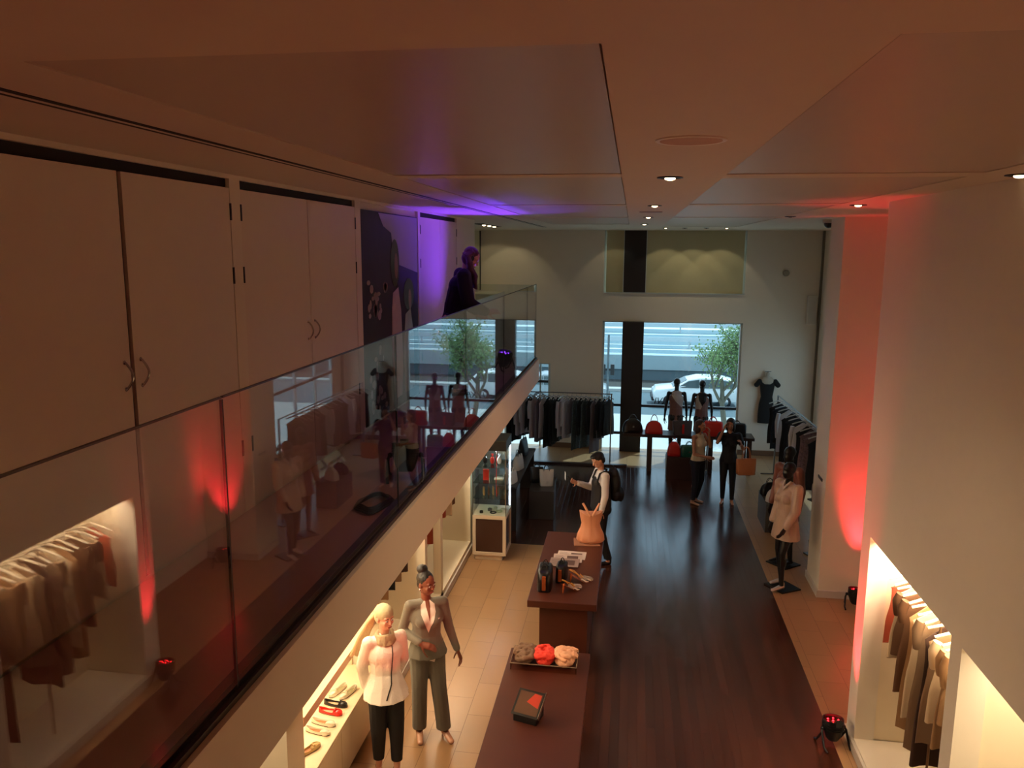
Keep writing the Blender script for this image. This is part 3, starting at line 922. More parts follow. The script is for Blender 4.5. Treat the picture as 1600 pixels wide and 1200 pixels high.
SK_dark = mat('skin_deep', (120, 66, 46), 0.45, noise_amt=0.05)
SK_fair = mat('skin_fair', (214, 160, 132), 0.5, noise_amt=0.04)
SK_mid = mat('skin_medium', (186, 128, 96), 0.5, noise_amt=0.04)
SK_man = mat('skin_light', (208, 150, 120), 0.5, noise_amt=0.04)
HAIR = mat('black_hair', (18, 13, 12), 0.35, noise_amt=0.3, noise_scale=30, bump=0.5, bump_scale=160)
HAIRB = mat('brown_hair', (66, 38, 28), 0.4, noise_amt=0.35, noise_scale=25, bump=0.5, bump_scale=120)

# --- woman in the grey suit
h = 1.66
off = 0.055
up = off / h
pose = {k: (v[0], v[1], v[2] + up) for k, v in SKEL.items()}
pose.update(anR=(.050, -.01, .05 + up), toR=(.062, .078, .014), anL=(-.085, .035, .05 + up), toL=(-.115, .118, .014), knL=(-.062, .030, .285 + up), knR=(.050, .01, .285+up),
            elR=(.135, -.045, .640 + up), wrR=(.055, .085, .605 + up), elL=(-.132, -.01, .640 + up), wrL=(-.175, .03, .505 + up))
SUIT = mat('grey_green_suit', (104, 98, 84), 0.75, noise_amt=0.06, noise_scale=60, sheen=0.2)
r1, J1, H1, bd1 = figure('person', 'person in grey trouser suit and white blouse with black hair bun, pointing at waist height', 'person',
    (-1.86, 7.02, 0), PI - (-0.45), h, pose, SK_dark, head_yaw=0.55, head_pitch=0.12, voxel=0.0065, girth=1.04,
    hands={'R': dict(fwd=(-.9, .35, -.25), palm=(-.3, -.5, -.6), curl=.55, s=-1), 'L': dict(curl=.7, fwd=(-.3, .1, -.9))})
tr1 = trousers(r1, J1, h, SUIT, r=(.054, .044, .042), wr=0.005, g=1.05, ankle=1.08)
jk = topwear(r1, J1, h, SUIT, hem=.50 + up, g=1.04, flare=.117, wr=0.0045, neckr=.031, slr=(.031, .028, .022))
mk('blouse', patch(jk.data, [(-.055*h, (.80+up)*h), (-.012*h, (.835+up)*h), (.012*h, (.835+up)*h), (.055*h, (.80+up)*h), (.004*h, (.655+up)*h)], 'y', -1, .002, .004, cuts=4), mat('ivory_blouse', (226, 214, 200), 0.5), r1)
mk('skin_opening', patch(jk.data, [(-.012*h, (.838+up)*h), (.012*h, (.838+up)*h), (.010*h, (.80+up)*h), (-.004*h, (.725+up)*h), (-.012*h, (.80+up)*h)], 'y', -1, .007, .002, cuts=3), SK_dark, r1)
for s in (1, -1):
    lp_ = [(s*.055*h, (.812+up)*h), (s*.078*h, (.775+up)*h), (s*.058*h, (.765+up)*h), (s*.070*h, (.752+up)*h), (s*.010*h, (.652+up)*h), (s*.003*h, (.655+up)*h), (s*.044*h, (.765+up)*h), (s*.040*h, (.82+up)*h)]
    mk('lapel', patch(jk.data, lp_, 'y', -1, .006, .004, cuts=3), SUIT, jk)
mk('pocket_square', patch(jk.data, [(-.068*h, (.76+up)*h), (-.050*h, (.76+up)*h), (-.052*h, (.735+up)*h), (-.064*h, (.735+up)*h)], 'y', -1, .006, .003, cuts=2), mat('ivory_blouse', (226, 214, 200)), jk)
mk('blouse_hem', patch(tr1.data, [(-.045*h, (.52+up)*h), (.01*h, (.52+up)*h), (-.005*h, (.475+up)*h), (-.03*h, (.47+up)*h)], 'y', -1, .010, .004, cuts=2), mat('ivory_blouse', (226, 214, 200)), r1)
def bun(b):
    b.ell(V3((0, -.045, .075)) * h, (.034*h, .032*h, .026*h))
    b.rc(V3((0, -.035, .045)) * h, V3((0, -.042, .07)) * h, .02*h, .02*h)
hair_cap(r1, H1, h, HAIR, bun)
er = MB(); er.T = H1
er.ell(V3((.046, -.004, -.026)) * h, (.005*h, .006*h, .010*h)); mk('earring', er, mat('silver_earring', (220, 220, 215), 0.2, metal=0.9), r1)
er = MB(); er.T = H1
er.ell(V3((-.046, -.004, -.026)) * h, (.005*h, .006*h, .010*h)); mk('earring', er, mat('silver_earring', (220, 220, 215)), r1)
NUDE = mat('nude_patent', (206, 150, 118), 0.2, coat=0.5)
shoe(r1, J1['anR'], J1['toR'], h, NUDE, heel=0.06, name='high_heel'); shoe(r1, J1['anL'], J1['toL'], h, NUDE, heel=0.06, name='high_heel')

# --- woman in the white jacket and head scarf
h = 1.63
pose = dict(elR=(.118, -.05, .645), wrR=(.092, -.075, .505), elL=(-.118, -.04, .645), wrL=(-.085, -.085, .52), shR=(.092, -.004, .80), shL=(-.092, -.004, .80),
            anR=(.045, -.02, .05), toR=(.055, .07, .014), anL=(-.04, .045, .05), toL=(-.055, .13, .014), knL=(-.045, .03, .285))
r2, J2, H2, bd2 = figure('person', 'person in white jacket with beige head scarf and black trousers beside the shoe shelf', 'person',
    (-2.09, 6.43, 0), PI + 0.62, h, pose, SK_fair, head_yaw=0.25, head_pitch=0.1, voxel=0.0065, girth=1.0, female=False,
    hands={'R': dict(fwd=(-.35, -.2, -.9), palm=(-.2, .9, 0), curl=.8), 'L': dict(fwd=(.3, -.2, -.9), palm=(.2, .9, 0), curl=.8)})
trousers(r2, J2, h, mat('black_trousers', (20, 18, 20), 0.7), r=(.056, .044, .031), wr=0.004, g=1.03, ankle=0.82)
jw = topwear(r2, J2, h, mat('white_jacket', (240, 226, 214), 0.7, bump=0.4, bump_scale=70), hem=.475, g=1.03, flare=.126, female=False, depth=1.18, wr=0.007, slr=(.036, .033, .025), neckr=.034, wscale=12, seed=3)
SCF = mat('beige_scarf', (172, 152, 118), 0.8, noise_amt=0.25, noise_scale=18, bump=0.6, bump_scale=60)
b = MB()
for k in range(5):
    zc = .796 + .0095 * k
    pts = [(.046*h*math.cos(a)*(1.15-.06*k), (.040*math.sin(a)*(1.2-.06*k) + .004)*h, (zc + .006*math.sin(3*a + k))*h) for a in [2*PI*i/24 for i in range(24)]]
    b.tube(pts, .0115*h, 8, closed=True)
me = remesh(b, 0.007, 2, wr=0.009, wscale=26); mk('neck_scarf', me, SCF, r2)
b = MB(); b.T = H2
b.ell(V3((0, -.012, .026)) * h, (.049*h, .058*h, .050*h)); b.ell(V3((0, -.030, -.004)) * h, (.044*h, .040*h, .045*h))
b.ell(V3((0.008, -.056, -.01)) * h, (.016*h, .016*h, .016*h))
me = remesh(b, 0.006, 1, wr=0.002, wscale=30); 
hs = mk('head_scarf', me, mat('sage_head_scarf', (186, 176, 138), 0.8, bump=0.3, bump_scale=90), r2)
b = MB()
hp0 = H2 @ (V3((0.01, -.07, -.005)) * h)
for k in range(6):
    o = (k - 2.5) * .016
    pts = [hp0 + V3((o*.3, .01, 0)), hp0 + V3((.05 + o*.6, -.035, -.09)), hp0 + V3((.11 + o, -.06, -.23)), hp0 + V3((.165 + o*1.5, -.07, -.38 - .02*(k % 2)))]
    b.tube(pts, [.012, .014, .016, .017], 8)
me = remesh(b, 0.006, 1, wr=.002, wscale=40); mk('scarf_tail', me, mat('sand_scarf_tail', (190, 160, 116), 0.8, bump=0.5, bump_scale=90), hs)
b = MB()
def onbody(x, z):
    return x, z
strap = [(-.025*h, .80*h), (-.02*h, .80*h), (.0*h, .58*h), (.035*h, .50*h), (.028*h, .50*h), (-.006*h, .58*h)]
mk('lanyard', patch(jw.data, strap, 'y', -1, .004, .004, cuts=3), mat('lanyard_black', (40, 34, 30), 0.6), r2)
for S in 'RL':
    an, to = J2['an'+S], J2['to'+S]
    shoe(r2, an + V3((0, 0, -.012)), to, h, mat('black_sandal', (24, 18, 18), 0.5), name='sandal')

# --- man with the backpack
h = 1.76
pose = dict(elR=(.14, .05, .645), wrR=(.06, .20, .715), elL=(-.135, .01, .64), wrL=(-.13, .04, .50), head=(0, .035, .92), neck=(0, .008, .83),
            knR=(.05, .03, .285), anR=(.055, .02, .05), toR=(.068, .115, .014), anL=(-.05, -.06, .05), toL=(-.062, .03, .014))
r3, J3, H3, bd3 = figure('person', 'person with short dark hair and black backpack looking at a phone behind the display counter', 'person',
    (-0.37, 11.75, 0), PI/2 + 0.35, h, pose, SK_man, head_yaw=0.1, head_pitch=0.55, voxel=0.008, female=False, girth=1.0,
    hands={'R': dict(fwd=(-.25, .8, .35), palm=(-.8, -.2, .5), curl=.9, s=-1)})
trousers(r3, J3, h, mat('black_jeans', (18, 18, 22), 0.7), r=(.052, .042, .034), wr=0.005, g=.97)
sh3 = topwear(r3, J3, h, mat('white_shirt', (226, 218, 212), 0.65), hem=.50, g=1.04, flare=.10, wr=0.006, female=False, slr=(.036, .031, .024))
vb = MB()
vb.ell(J3['chest'] + V3((0, .004, -.008)) * h, (.090*h, .082*h, .078*h)); vb.rc(J3['chest'], V3((0, 0, .50*h)), .094*h, .108*h, side=(1, 0, 0), su=1, sw=.84, caps=1)
mk('vest', remesh(vb, .009, 2, wr=.004), mat('charcoal_vest', (34, 30, 32), 0.7), r3)
def mh(b): pass
hair_cap(r3, H3, h, HAIR, lambda b: b.ell(V3((0, .012, .055)) * h, (.036*h, .036*h, .018*h)))
bp = MB()
bp.ell((0, -.20, 1.24), (.155, .10, .23)); bp.ell((0, -.22, 1.10), (.16, .115, .13)); bp.ell((0, -.19, 1.40), (.12, .08, .10)); bp.ell((0, -.30, 1.08), (.11, .05, .12))
bk = mk('backpack', remesh(bp, .01, 2, wr=.008, wscale=9), mat('backpack_nylon', (14, 14, 17), 0.6), r3)
for s in (1, -1):
    st = MB().tube([(s*.09, -.12, 1.44), (s*.10, -.03, 1.475), (s*.10, .06, 1.44), (s*.11, .10, 1.33), (s*.13, .03, 1.15), (s*.13, -.10, 1.05)], .016, 8)
    mk('shoulder_strap', st, mat('backpack_strap', (18, 18, 20), 0.6), bk)
mk('grab_handle', MB().tube([(-.03, -.18, 1.49), (-.02, -.18, 1.53), (.02, -.18, 1.53), (.03, -.18, 1.49)], .008, 6), mat('backpack_strap', (18, 18, 20)), bk)
for S in 'RL': shoe(r3, J3['an'+S], J3['to'+S], h, M_blk, name='shoe')
Rz = Matrix.Rotation(PI/2 + 0.35, 4, 'Z')
hp = J3['wrR'] + V3((-.02, .13, .075))
wp = Rz @ hp + V3((-0.37, 11.75, 0))
ph = top('mobile_phone', 'dark phone held up in the hand of the person with the backpack', 'phone', wp, PI/2 + 0.35)
T = Matrix.Rotation(-0.5, 4, 'X')
pb = MB(); pb.T = T; pb.box(-.036, .036, -.005, .005, -.07, .07)
mk('phone_body', pb, M_blk, ph, smooth=False, bevel=.003)
pb = MB(); pb.T = T; pb.box(-.032, .032, -.0065, -.0055, -.062, .062)
mk('phone_screen', pb, mat('phone_screen', (70, 70, 74), 0.2), ph, smooth=False)
pc = MB(); pc.T = T
wl = Rz @ (J3['wrR'] + V3((.06, .17, .10))) + V3((-0.37, 11.75, 0))
le = top('paper_leaflet', 'small pale leaflet held behind the phone', 'paper', wl, PI/2 + 0.2)
mk('sheet', MB().box(-.05, .05, -.001, .001, -.06, .06), mat('leaflet_paper', (206, 202, 198), 0.7), le, smooth=False)

# --- two women by the window table
h = 1.62
pose = dict(elR=(.13, .04, .62), wrR=(.06, .15, .60), elL=(-.12, .07, .68), wrL=(-.045, .10, .84), head=(0, .015, .93),
            anR=(.055, -.01, .05), anL=(-.05, -.05, .05), toL=(-.06, .04, .014))
r4, J4, H4, bd4 = figure('person', 'person in cream sleeveless top and dark jeans with sunglasses on the head, hand at chin', 'person',
    (1.33, 14.98, 0), -PI/2 - 0.75, h, pose, SK_mid, head_yaw=0.35, head_pitch=0.0, voxel=0.009, hands={'L': dict(fwd=(.1, .1, .9), palm=(.5, -.8, 0), curl=.9)})
trousers(r4, J4, h, mat('navy_jeans', (24, 26, 38), 0.75), r=(.054, .040, .026), g=1.0, wr=0.003)
topwear(r4, J4, h, mat('cream_top', (226, 206, 170), 0.7), hem=.53, sleeveless=True, g=1.0, flare=.104, name='blouse')
mk('belt', MB().lathe([(.125, .86), (.13, .865), (.13, .885), (.125, .89)], n=24), mat('tan_belt', (150, 108, 76), 0.5), r4)
hair_cap(r4, H4, h, HAIRB, lambda b: (b.ell(V3((0, -.036, -.05)) * h, (.042*h, .032*h, .06*h)), b.ell(V3((.030, -.012, -.03)) * h, (.018*h, .022*h, .05*h)), b.ell(V3((-.030, -.012, -.03)) * h, (.018*h, .022*h, .05*h))), vox=.008)
sg = MB(); sg.T = H4
for s in (1, -1): sg.ell(V3((s*.022, .034, .058)) * h, (.017*h, .006*h, .012*h))
mk('sunglasses', sg, mat('sunglass_lens', (60, 50, 50), 0.1, metal=0.4), r4)
for S in 'RL': shoe(r4, J4['an'+S], J4['to'+S], h, NUDE, name='flat_shoe')
h = 1.64
pose = dict(elR=(.135, .09, .73), wrR=(.075, .07, .88), elL=(-.15, .02, .66), wrL=(-.13, .07, .72),
            anR=(.05, -.01, .05), anL=(-.055, .01, .05))
r5, J5, H5, bd5 = figure('person', 'person dressed all in black raising one hand to the hair by the window', 'person',
    (1.90, 15.1, 0), PI - 0.1, h, pose, SK_mid, head_yaw=-0.2, head_pitch=0.1, voxel=0.009, hands={'R': dict(fwd=(-.3, -.1, .9), palm=(-.9, 0, 0), curl=.5), 'L': dict(curl=.9)})
trousers(r5, J5, h, mat('black_trousers', (20, 18, 20)), r=(.052, .037, .025), wr=0.003, g=.98)
topwear(r5, J5, h, mat('black_top', (20, 18, 22), 0.7), hem=.50, sleeve=0.3, g=1.0, flare=.106, name='top', slr=(.038, .036, .03))
hair_cap(r5, H5, h, HAIR, lambda b: (b.ell(V3((0, -.034, -.05)) * h, (.052*h, .036*h, .06*h)), b.ell(V3((.036, -.008, -.03)) * h, (.02*h, .026*h, .05*h)), b.ell(V3((-.036, -.008, -.03)) * h, (.02*h, .026*h, .05*h))), vox=.008, s=1.06)
for S in 'RL': shoe(r5, J5['an'+S], J5['to'+S], h, NUDE, heel=0.0, name='flat_shoe')

# --- woman on the balcony
h = 1.72
pose = dict(waist=(0, .005, .615), chest=(0, .035, .72), neck=(0, .075, .82), head=(0, .115, .905), shR=(.098, .055, .795), shL=(-.098, .055, .795),
            elR=(.135, .075, .62), wrR=(.11, .20, .56), elL=(-.125, .07, .62), wrL=(-.10, .16, .55))
r6, J6, H6, bd6 = figure('person', 'person in dark coat with long wavy hair bending forward on the balcony in violet light', 'person',
    (-2.0, 8.95, 3.08), -1.25, h, pose, SK_fair, head_yaw=-0.1, head_pitch=0.6, voxel=0.008, hands={'R': dict(fwd=(0, .9, .1), palm=(-.8, 0, -.5), curl=.7)})
trousers(r6, J6, h, mat('dark_jeans', (30, 32, 58), 0.7), r=(.060, .042, .032), wr=0.004)
topwear(r6, J6, h, mat('dark_coat', (26, 22, 30), 0.8), hem=.42, g=1.1, flare=.105, wr=0.008, slr=(.05, .046, .032), name='coat')
def wavy(b):
    for k in range(14):
        a = -1.35 + 2.7 * k / 13
        x = .047 * math.sin(a); y = -.012 - .040 * math.cos(a)
        p = [V3((x * .8, y * .6, .045)) * h, V3((x, y, .0)) * h]
        wp = H6 @ (V3((x, y, .0)) * h)
        for j in range(1, 6):
            q_ = wp + V3((x * .25 * j + .007*math.sin(j*1.9 + k), .010 * j + .010*math.cos(j*2 + k), -.042 * j)) * h
            p.append(H6.inverted() @ q_)
        b.tube(p, [.014*h, .019*h, .020*h, .019*h, .017*h, .013*h, .007*h], 8)
hair_cap(r6, H6, h, mat('auburn_hair', (92, 50, 46), 0.4, noise_amt=0.35, noise_scale=25, bump=0.5, bump_scale=120), wavy, vox=.007)
hp_ = MB(); hp_.T = H6
hp_.ell(V3((.046, -.004, .0)) * h, (.012*h, .022*h, .024*h))
mk('headset', hp_, M_blk, r6)
for S in 'RL': shoe(r6, J6['an'+S], J6['to'+S], h, M_blk, name='shoe')

# ------------------------------------------------------------------ mannequins
MQ = mat('mannequin_black', (16, 14, 15), 0.35)
def mannequin(label, loc, rz, pose=None, h=1.80, plate=0.02, z=0.0, hy=0.0):
    r, J, H, bdy = figure('mannequin', label, 'mannequin', (loc[0], loc[1], z + plate), rz, h, pose, MQ, head_yaw=hy, voxel=0.009, face=False, bald=True, girth=0.92, group='black dress mannequins')
    p = mk('base_plate', MB().box(-.19, .19, -.17, .17, -plate, 0), M_blk, r, smooth=False, bevel=.003)
    return r, J
def dress(root, J, h, m, hem=.30, g=1.0, name='dress', flare=.082, sleeve=None, neck=True):
    return topwear(root, J, h, m, hem=hem, sleeveless=sleeve is None, sleeve=sleeve or 1.0, g=g, flare=flare, wr=0.003, name=name)
rA, JA = mannequin('black mannequin in a brown dress with a pale shoulder panel standing in the shop window', (1.06, 18.05), 0.0, h=1.80, plate=0.12)
dA = dress(rA, JA, 1.80, mat('taupe_dress', (128, 92, 84), 0.8), hem=.34, flare=.095)
mk('shoulder_panel', patch(dA.data, [(-.13, 1.47), (.02, 1.52), (.16, 1.45), (.145, 1.18), (.12, 1.14), (-.02, 1.28), (-.12, 1.42)], 'y', 1, .004, .003, cuts=4), mat('pale_crepe', (186, 176, 172), 0.8), dA)
rB, JB = mannequin('black mannequin in a two tone open back dress standing in the shop window', (1.62, 18.05), 0.0, h=1.77, plate=0.12)
dB = dress(rB, JB, 1.77, mat('taupe_dress', (128, 92, 84)), hem=.34, flare=.095)
mk('back_strap', patch(dB.data, [(-.14, 1.46), (-.10, 1.47), (.0, 1.18), (-.03, 1.12), (-.13, 1.12)], 'y', 1, .004, .003, cuts=3), mat('pale_crepe', (186, 176, 172)), dB)
mk('open_back', patch(dB.data, [(-.10, 1.48), (.10, 1.48), (.08, 1.30), (.0, 1.19), (-.07, 1.32)], 'y', 1, .005, .002, cuts=4), MQ, dB)
pose = dict(elR=(.13, -.03, .64), wrR=(.12, .03, .50), elL=(-.12, .03, .64), wrL=(-.10, .10, .52), anL=(-.05, .06, .055), toL=(-.06, .15, .014), knL=(-.05, .07, .29), anR=(.055, -.03, .055), toR=(.06, .06, .014))
rC, JC = mannequin('black mannequin in a champagne satin tunic and leggings on the right walkway', (2.25, 11.25), PI/2 + 0.55, pose=pose, h=1.83)
SAT = mat('champagne_satin', (196, 164, 140), 0.35, noise_amt=0.08, sheen=0.3)
tun = topwear(rC, JC, 1.83, SAT, hem=.40, g=1.08, flare=.115, wr=0.012, wscale=9, name='tunic', slr=(.042, .036, .028))
mk('collar', MB().tube([(.05, .02, 1.55), (.03, .07, 1.50), (.0, .09, 1.44), (-.03, .07, 1.50), (-.05, .02, 1.55), (0, -.05, 1.57)], .014, 8, closed=True), mat('pale_satin_collar', (220, 208, 196), 0.4), tun)
for S in 'RL': shoe(rC, JC['an'+S], JC['to'+S], 1.8, mat('silver_sandal', (206, 190, 178), 0.3, metal=0.4), heel=0.03, name='strappy_sandal')
rD, JD = mannequin('black mannequin in a rust satin coat standing behind the champagne tunic mannequin', (2.42, 12.15), PI/2 + 0.7, h=1.84)
topwear(rD, JD, 1.84, mat('rust_satin', (136, 78, 58), 0.4, sheen=0.2), hem=.38, g=1.05, flare=.11, wr=0.012, wscale=9, name='coat', slr=(.040, .035, .027), seed=5)
# ------------------------------------------------------------------ display counters
ct = top('display_counter', 'long dark walnut counter nearest the camera carrying the scarf tray and tablet', 'counter', (-0.705, 5.6, 0), group='walnut display counters')
mk('counter_top', MB().box(-.40, .40, -1.9, 1.9, .69, .75), M_walnut, ct, smooth=False, bevel=.004)
mk('pedestal', MB().box(-.33, .33, -1.75, 1.75, 0, .69), M_walnut, ct, smooth=False, bevel=.003)
ct2 = top('display_counter', 'taller walnut counter behind the nearer one carrying handbags and striped heels', 'counter', (-0.665, 9.42, 0), group='walnut display counters')
mk('counter_top', MB().box(-.385, .385, -1.12, 1.12, .82, .90), M_walnut, ct2, smooth=False, bevel=.004)
mk('pedestal', MB().box(-.26, .28, -1.0, 1.0, 0, .82), M_walnut, ct2, smooth=False, bevel=.003)
for o in (ct, ct2): del o['group']

# scarf tray
tx, ty = -0.735, 7.24
ty_ = top('acrylic_tray', 'clear shallow tray holding three bundled scarves on the near counter', 'tray', (tx, ty, 0.75))
b = MB()
b.box(-.32, -.312, -.17, .17, 0, .07).box(.312, .32, -.17, .17, 0, .07).box(-.32, .32, -.17, -.162, 0, .07).box(-.32, .32, .162, .17, 0, .07)
mk('tray_body', b, glass_mat('acrylic', (240, 234, 228), 1.12), ty_, smooth=False)
rm = MB()
for (a, c, d, e) in ((-.322, .322, -.172, -.166), (-.322, .322, .166, .172)): rm.box(a, c, d, e, .068, .074)
for (a, c) in ((-.322, -.316), (.316, .322)): rm.box(a, c, -.172, .172, .068, .074)
mk('tray_rim', rm, mat('acrylic_edge', (150, 128, 108), 0.2), ty_, smooth=False)
def scarf(x, m, label, seed):
    rnd = random.Random(seed)
    t = top('folded_scarf', label, 'scarf', (tx + x, ty, 0.75), group=None)
    b = MB()
    b.ell((0, 0, .05), (.075, .115, .045))
    for k in range(14):
        a0 = rnd.random() * 2 * PI
        cx, cy = (rnd.random() - .5) * .06, (rnd.random() - .5) * .1
        R = .045 + .04 * rnd.random()
        pts = []
        for i in range(9):
            a = a0 + (i / 8) * (1.6 + rnd.random())
            px, py = cx + R * math.cos(a), cy + R * 1.3 * math.sin(a)
            px = max(-.083, min(.083, px)); py = max(-.135, min(.135, py))
            pts.append((px, py, .06 + .045 * math.cos(px / .09 * 1.3) * math.cos(py / .15 * 1.2) + .012 * rnd.random()))
        b.tube(pts, .013 + .006 * rnd.random(), 7)
    me = remesh(b, .006, 1, wr=.010, wscale=34, seed=seed)
    for v in me.vertices:
        v.co = Vector((v.co.x * 1.32, v.co.y * 1.12, v.co.z * 1.2)); v.co.z = max(v.co.z, 0.002)
    mk('scarf_cloth', me, m, t)
scarf(-.20, mat('taupe_knit', (128, 98, 76), .85, bump=.4, bump_scale=120), 'taupe knitted scarf bundled at the left of the clear tray', 11)
scarf(.0, mat('coral_knit', (232, 62, 44), .8, bump=.3, bump_scale=120), 'bright coral red scarf bundled in the middle of the clear tray', 12)
scarf(.195, mat('peach_knit', (236, 176, 138), .8, bump=.3, bump_scale=120), 'pale peach scarf bundled at the right of the clear tray', 13)

# tablet on a wedge stand
tb = top('tablet_stand', 'black tablet in a wedge shaped stand on the near counter', 'tablet', (-0.775, 6.30, 0.75), -0.28)
mk('wedge_base', MB().prism([(-.09, 0), (.09, 0), (.09, .185), (-.09, .065)], -.105, .105, 'x'), M_blk, tb, smooth=False, bevel=.003)
T = Matrix.Translation((0, 0, .133)) @ Matrix.Rotation(math.atan2(.12, .18), 4, 'X')
b = MB(); b.T = T; b.box(-.125, .125, -.12, .12, -.004, .004)
tbl = mk('tablet_frame', b, M_blk, tb, smooth=False, bevel=.002)
b = MB(); b.T = T; b.box(-.105, .105, -.10, .10, .0041, .0048)
mk('tablet_screen', b, mat('tablet_glass_reflection', (96, 72, 60), 0.12), tbl, smooth=False)  # screen colour lightened evenly to stand in for its reflection
b = MB(); b.T = T; b.prism([(-.02, .01), (.095, -.03), (.095, .09), (.03, .095)], .0049, .0053)
mk('screen_picture', b, mat('screen_coral', (190, 70, 56), .2), tbl, smooth=False)
b = MB(); b.T = T; b.box(.128, .134, -.12, .12, -.004, .03)
mk('metal_edge', b, M_chrome, tb, smooth=False)

# papers on the far counter
for (x, y, rz, c, lab, zz) in ((-.66, 9.70, -.03, (214, 198, 190), 'topmost white price sheet furthest back on the far counter', 0), (-.70, 9.58, .03, (196, 176, 168), 'white folded leaflet in the middle of the papers on the far counter', .006), (-.73, 9.42, -.02, (150, 128, 122), 'greyish magazine at the front of the papers on the far counter', .012)):
    t = top('magazine', lab, 'magazine', (x, y, .90 + zz), rz, group='papers on the far counter')
    mk('cover', MB().box(-.18, .18, -.13, .13, 0, .006), mat('paper_%d' % c[0], c, .6), t, smooth=False)
    mk('printed_picture', MB().box(-.01, .13, -.08, .07, .006, .0066), mat('print_dark', (96, 70, 66), .5, noise_amt=.4, noise_scale=30), t, smooth=False)
    ln = MB()
    for k in range(6): ln.box(-.16, -.04 - .02 * (k % 2), -.09 + .03 * k, -.083 + .03 * k, .006, .0065)
    mk('text_lines', ln, mat('print_dark', (96, 70, 66)), t, smooth=False)

# handbags
def handbag(label, loc, rz, w, d, h, m, group=None, style='dome', hh=.12, clasp=None, stripe=None, name='handbag', trim=None, handles=2, hm=None):
    t = top(name, label, 'handbag', loc, rz, group)
    N = 28
    rings = []
    prof = {'dome': [(0, .92, .9), (.03, 1, 1), (.25, 1.0, .98), (.5, .93, .86), (.7, .82, .70), (.85, .64, .48), (.95, .42, .28), (1.0, .22, .12)],
            'tote': [(0, .86, .9), (.03, .9, 1), (.3, .93, .92), (.6, .97, .72), (.85, 1.0, .45), (1.0, 1.0, .26)],
            'box': [(0, .97, .95), (.04, 1, 1), (.5, 1.0, .97), (.85, .99, .9), (.96, .9, .75), (1.0, .7, .5)]}[style]
    for (t_, a, c) in prof:
        ring = []
        for i in range(N):
            an = 2 * PI * i / N
            ex = 0.45
            cx, sy = math.cos(an), math.sin(an)
            ring.append((math.copysign(abs(cx) ** ex, cx) * w / 2 * a, math.copysign(abs(sy) ** ex, sy) * d / 2 * c, t_ * h))
        rings.append(ring)
    bd = mk('bag_body', MB().loft(rings), m, t, ang=50)
    tm = trim or m
    hm = hm or tm
    zt = h * (.93 if style != 'tote' else .97)
    for s in ((1, -1) if handles == 2 else (0,)):
        pts = []
        for k in range(15):
            a = PI * k / 14
            pts.append((math.cos(a) * w * .2, s * d * (.16 if style != 'dome' else .1), zt - .03 + math.sin(a) * hh))
        mk('handle', MB().tube(pts, max(.005, w * .017), 8), hm, t)
    mk('zip_line', MB().box(-w * .3 * (1 if style != 'dome' else .5), w * .3 * (1 if style != 'dome' else .5), -.004, .004, h - .004, h + .004), tm, bd, smooth=False)
    fe = MB()
    for sx in (1, -1):
        for sy in (1, -1): fe.ell((sx * w * .36, sy * d * .32, .002), (.01, .01, .006), n=8, m=5)
    mk('feet', fe, M_chrome, bd)
    if clasp: mk('clasp', MB().box(-.02, .02, -d / 2 - .006, -d / 2 + .004, h * .4, h * .52), clasp, bd, smooth=False, bevel=.003)
    if stripe: 
        mk('stripe', MB().box(-.022, .022, -d / 2 * 1.02 - .003, -d / 2 * .9, h * .12, h * .80), stripe, bd, smooth=False, bevel=.002)
    return t
LBK = mat('black_leather', (14, 12, 13), .3, bump=.1, bump_scale=200)
LRD = mat('red_leather', (200, 36, 26), .35, bump=.1, bump_scale=200)
LGN = mat('green_leather', (24, 82, 62), .35)
LTN = mat('tan_leather', (206, 128, 78), .45)
LWH = mat('cream_leather', (206, 196, 184), .45)
COP = mat('copper_trim', (196, 100, 52), .25, metal=.6)
handbag('black handbag with copper stripe at the front left corner of the far counter', (-.895, 8.72, .90), 0.03, .17, .40, .24, LBK, style='box', stripe=COP, hh=.10, clasp=COP)
handbag('slim black handbag with copper strap beside the striped heels', (-.72, 8.93, .90), -.1, .12, .26, .21, LBK, style='box', stripe=COP, hh=.09)

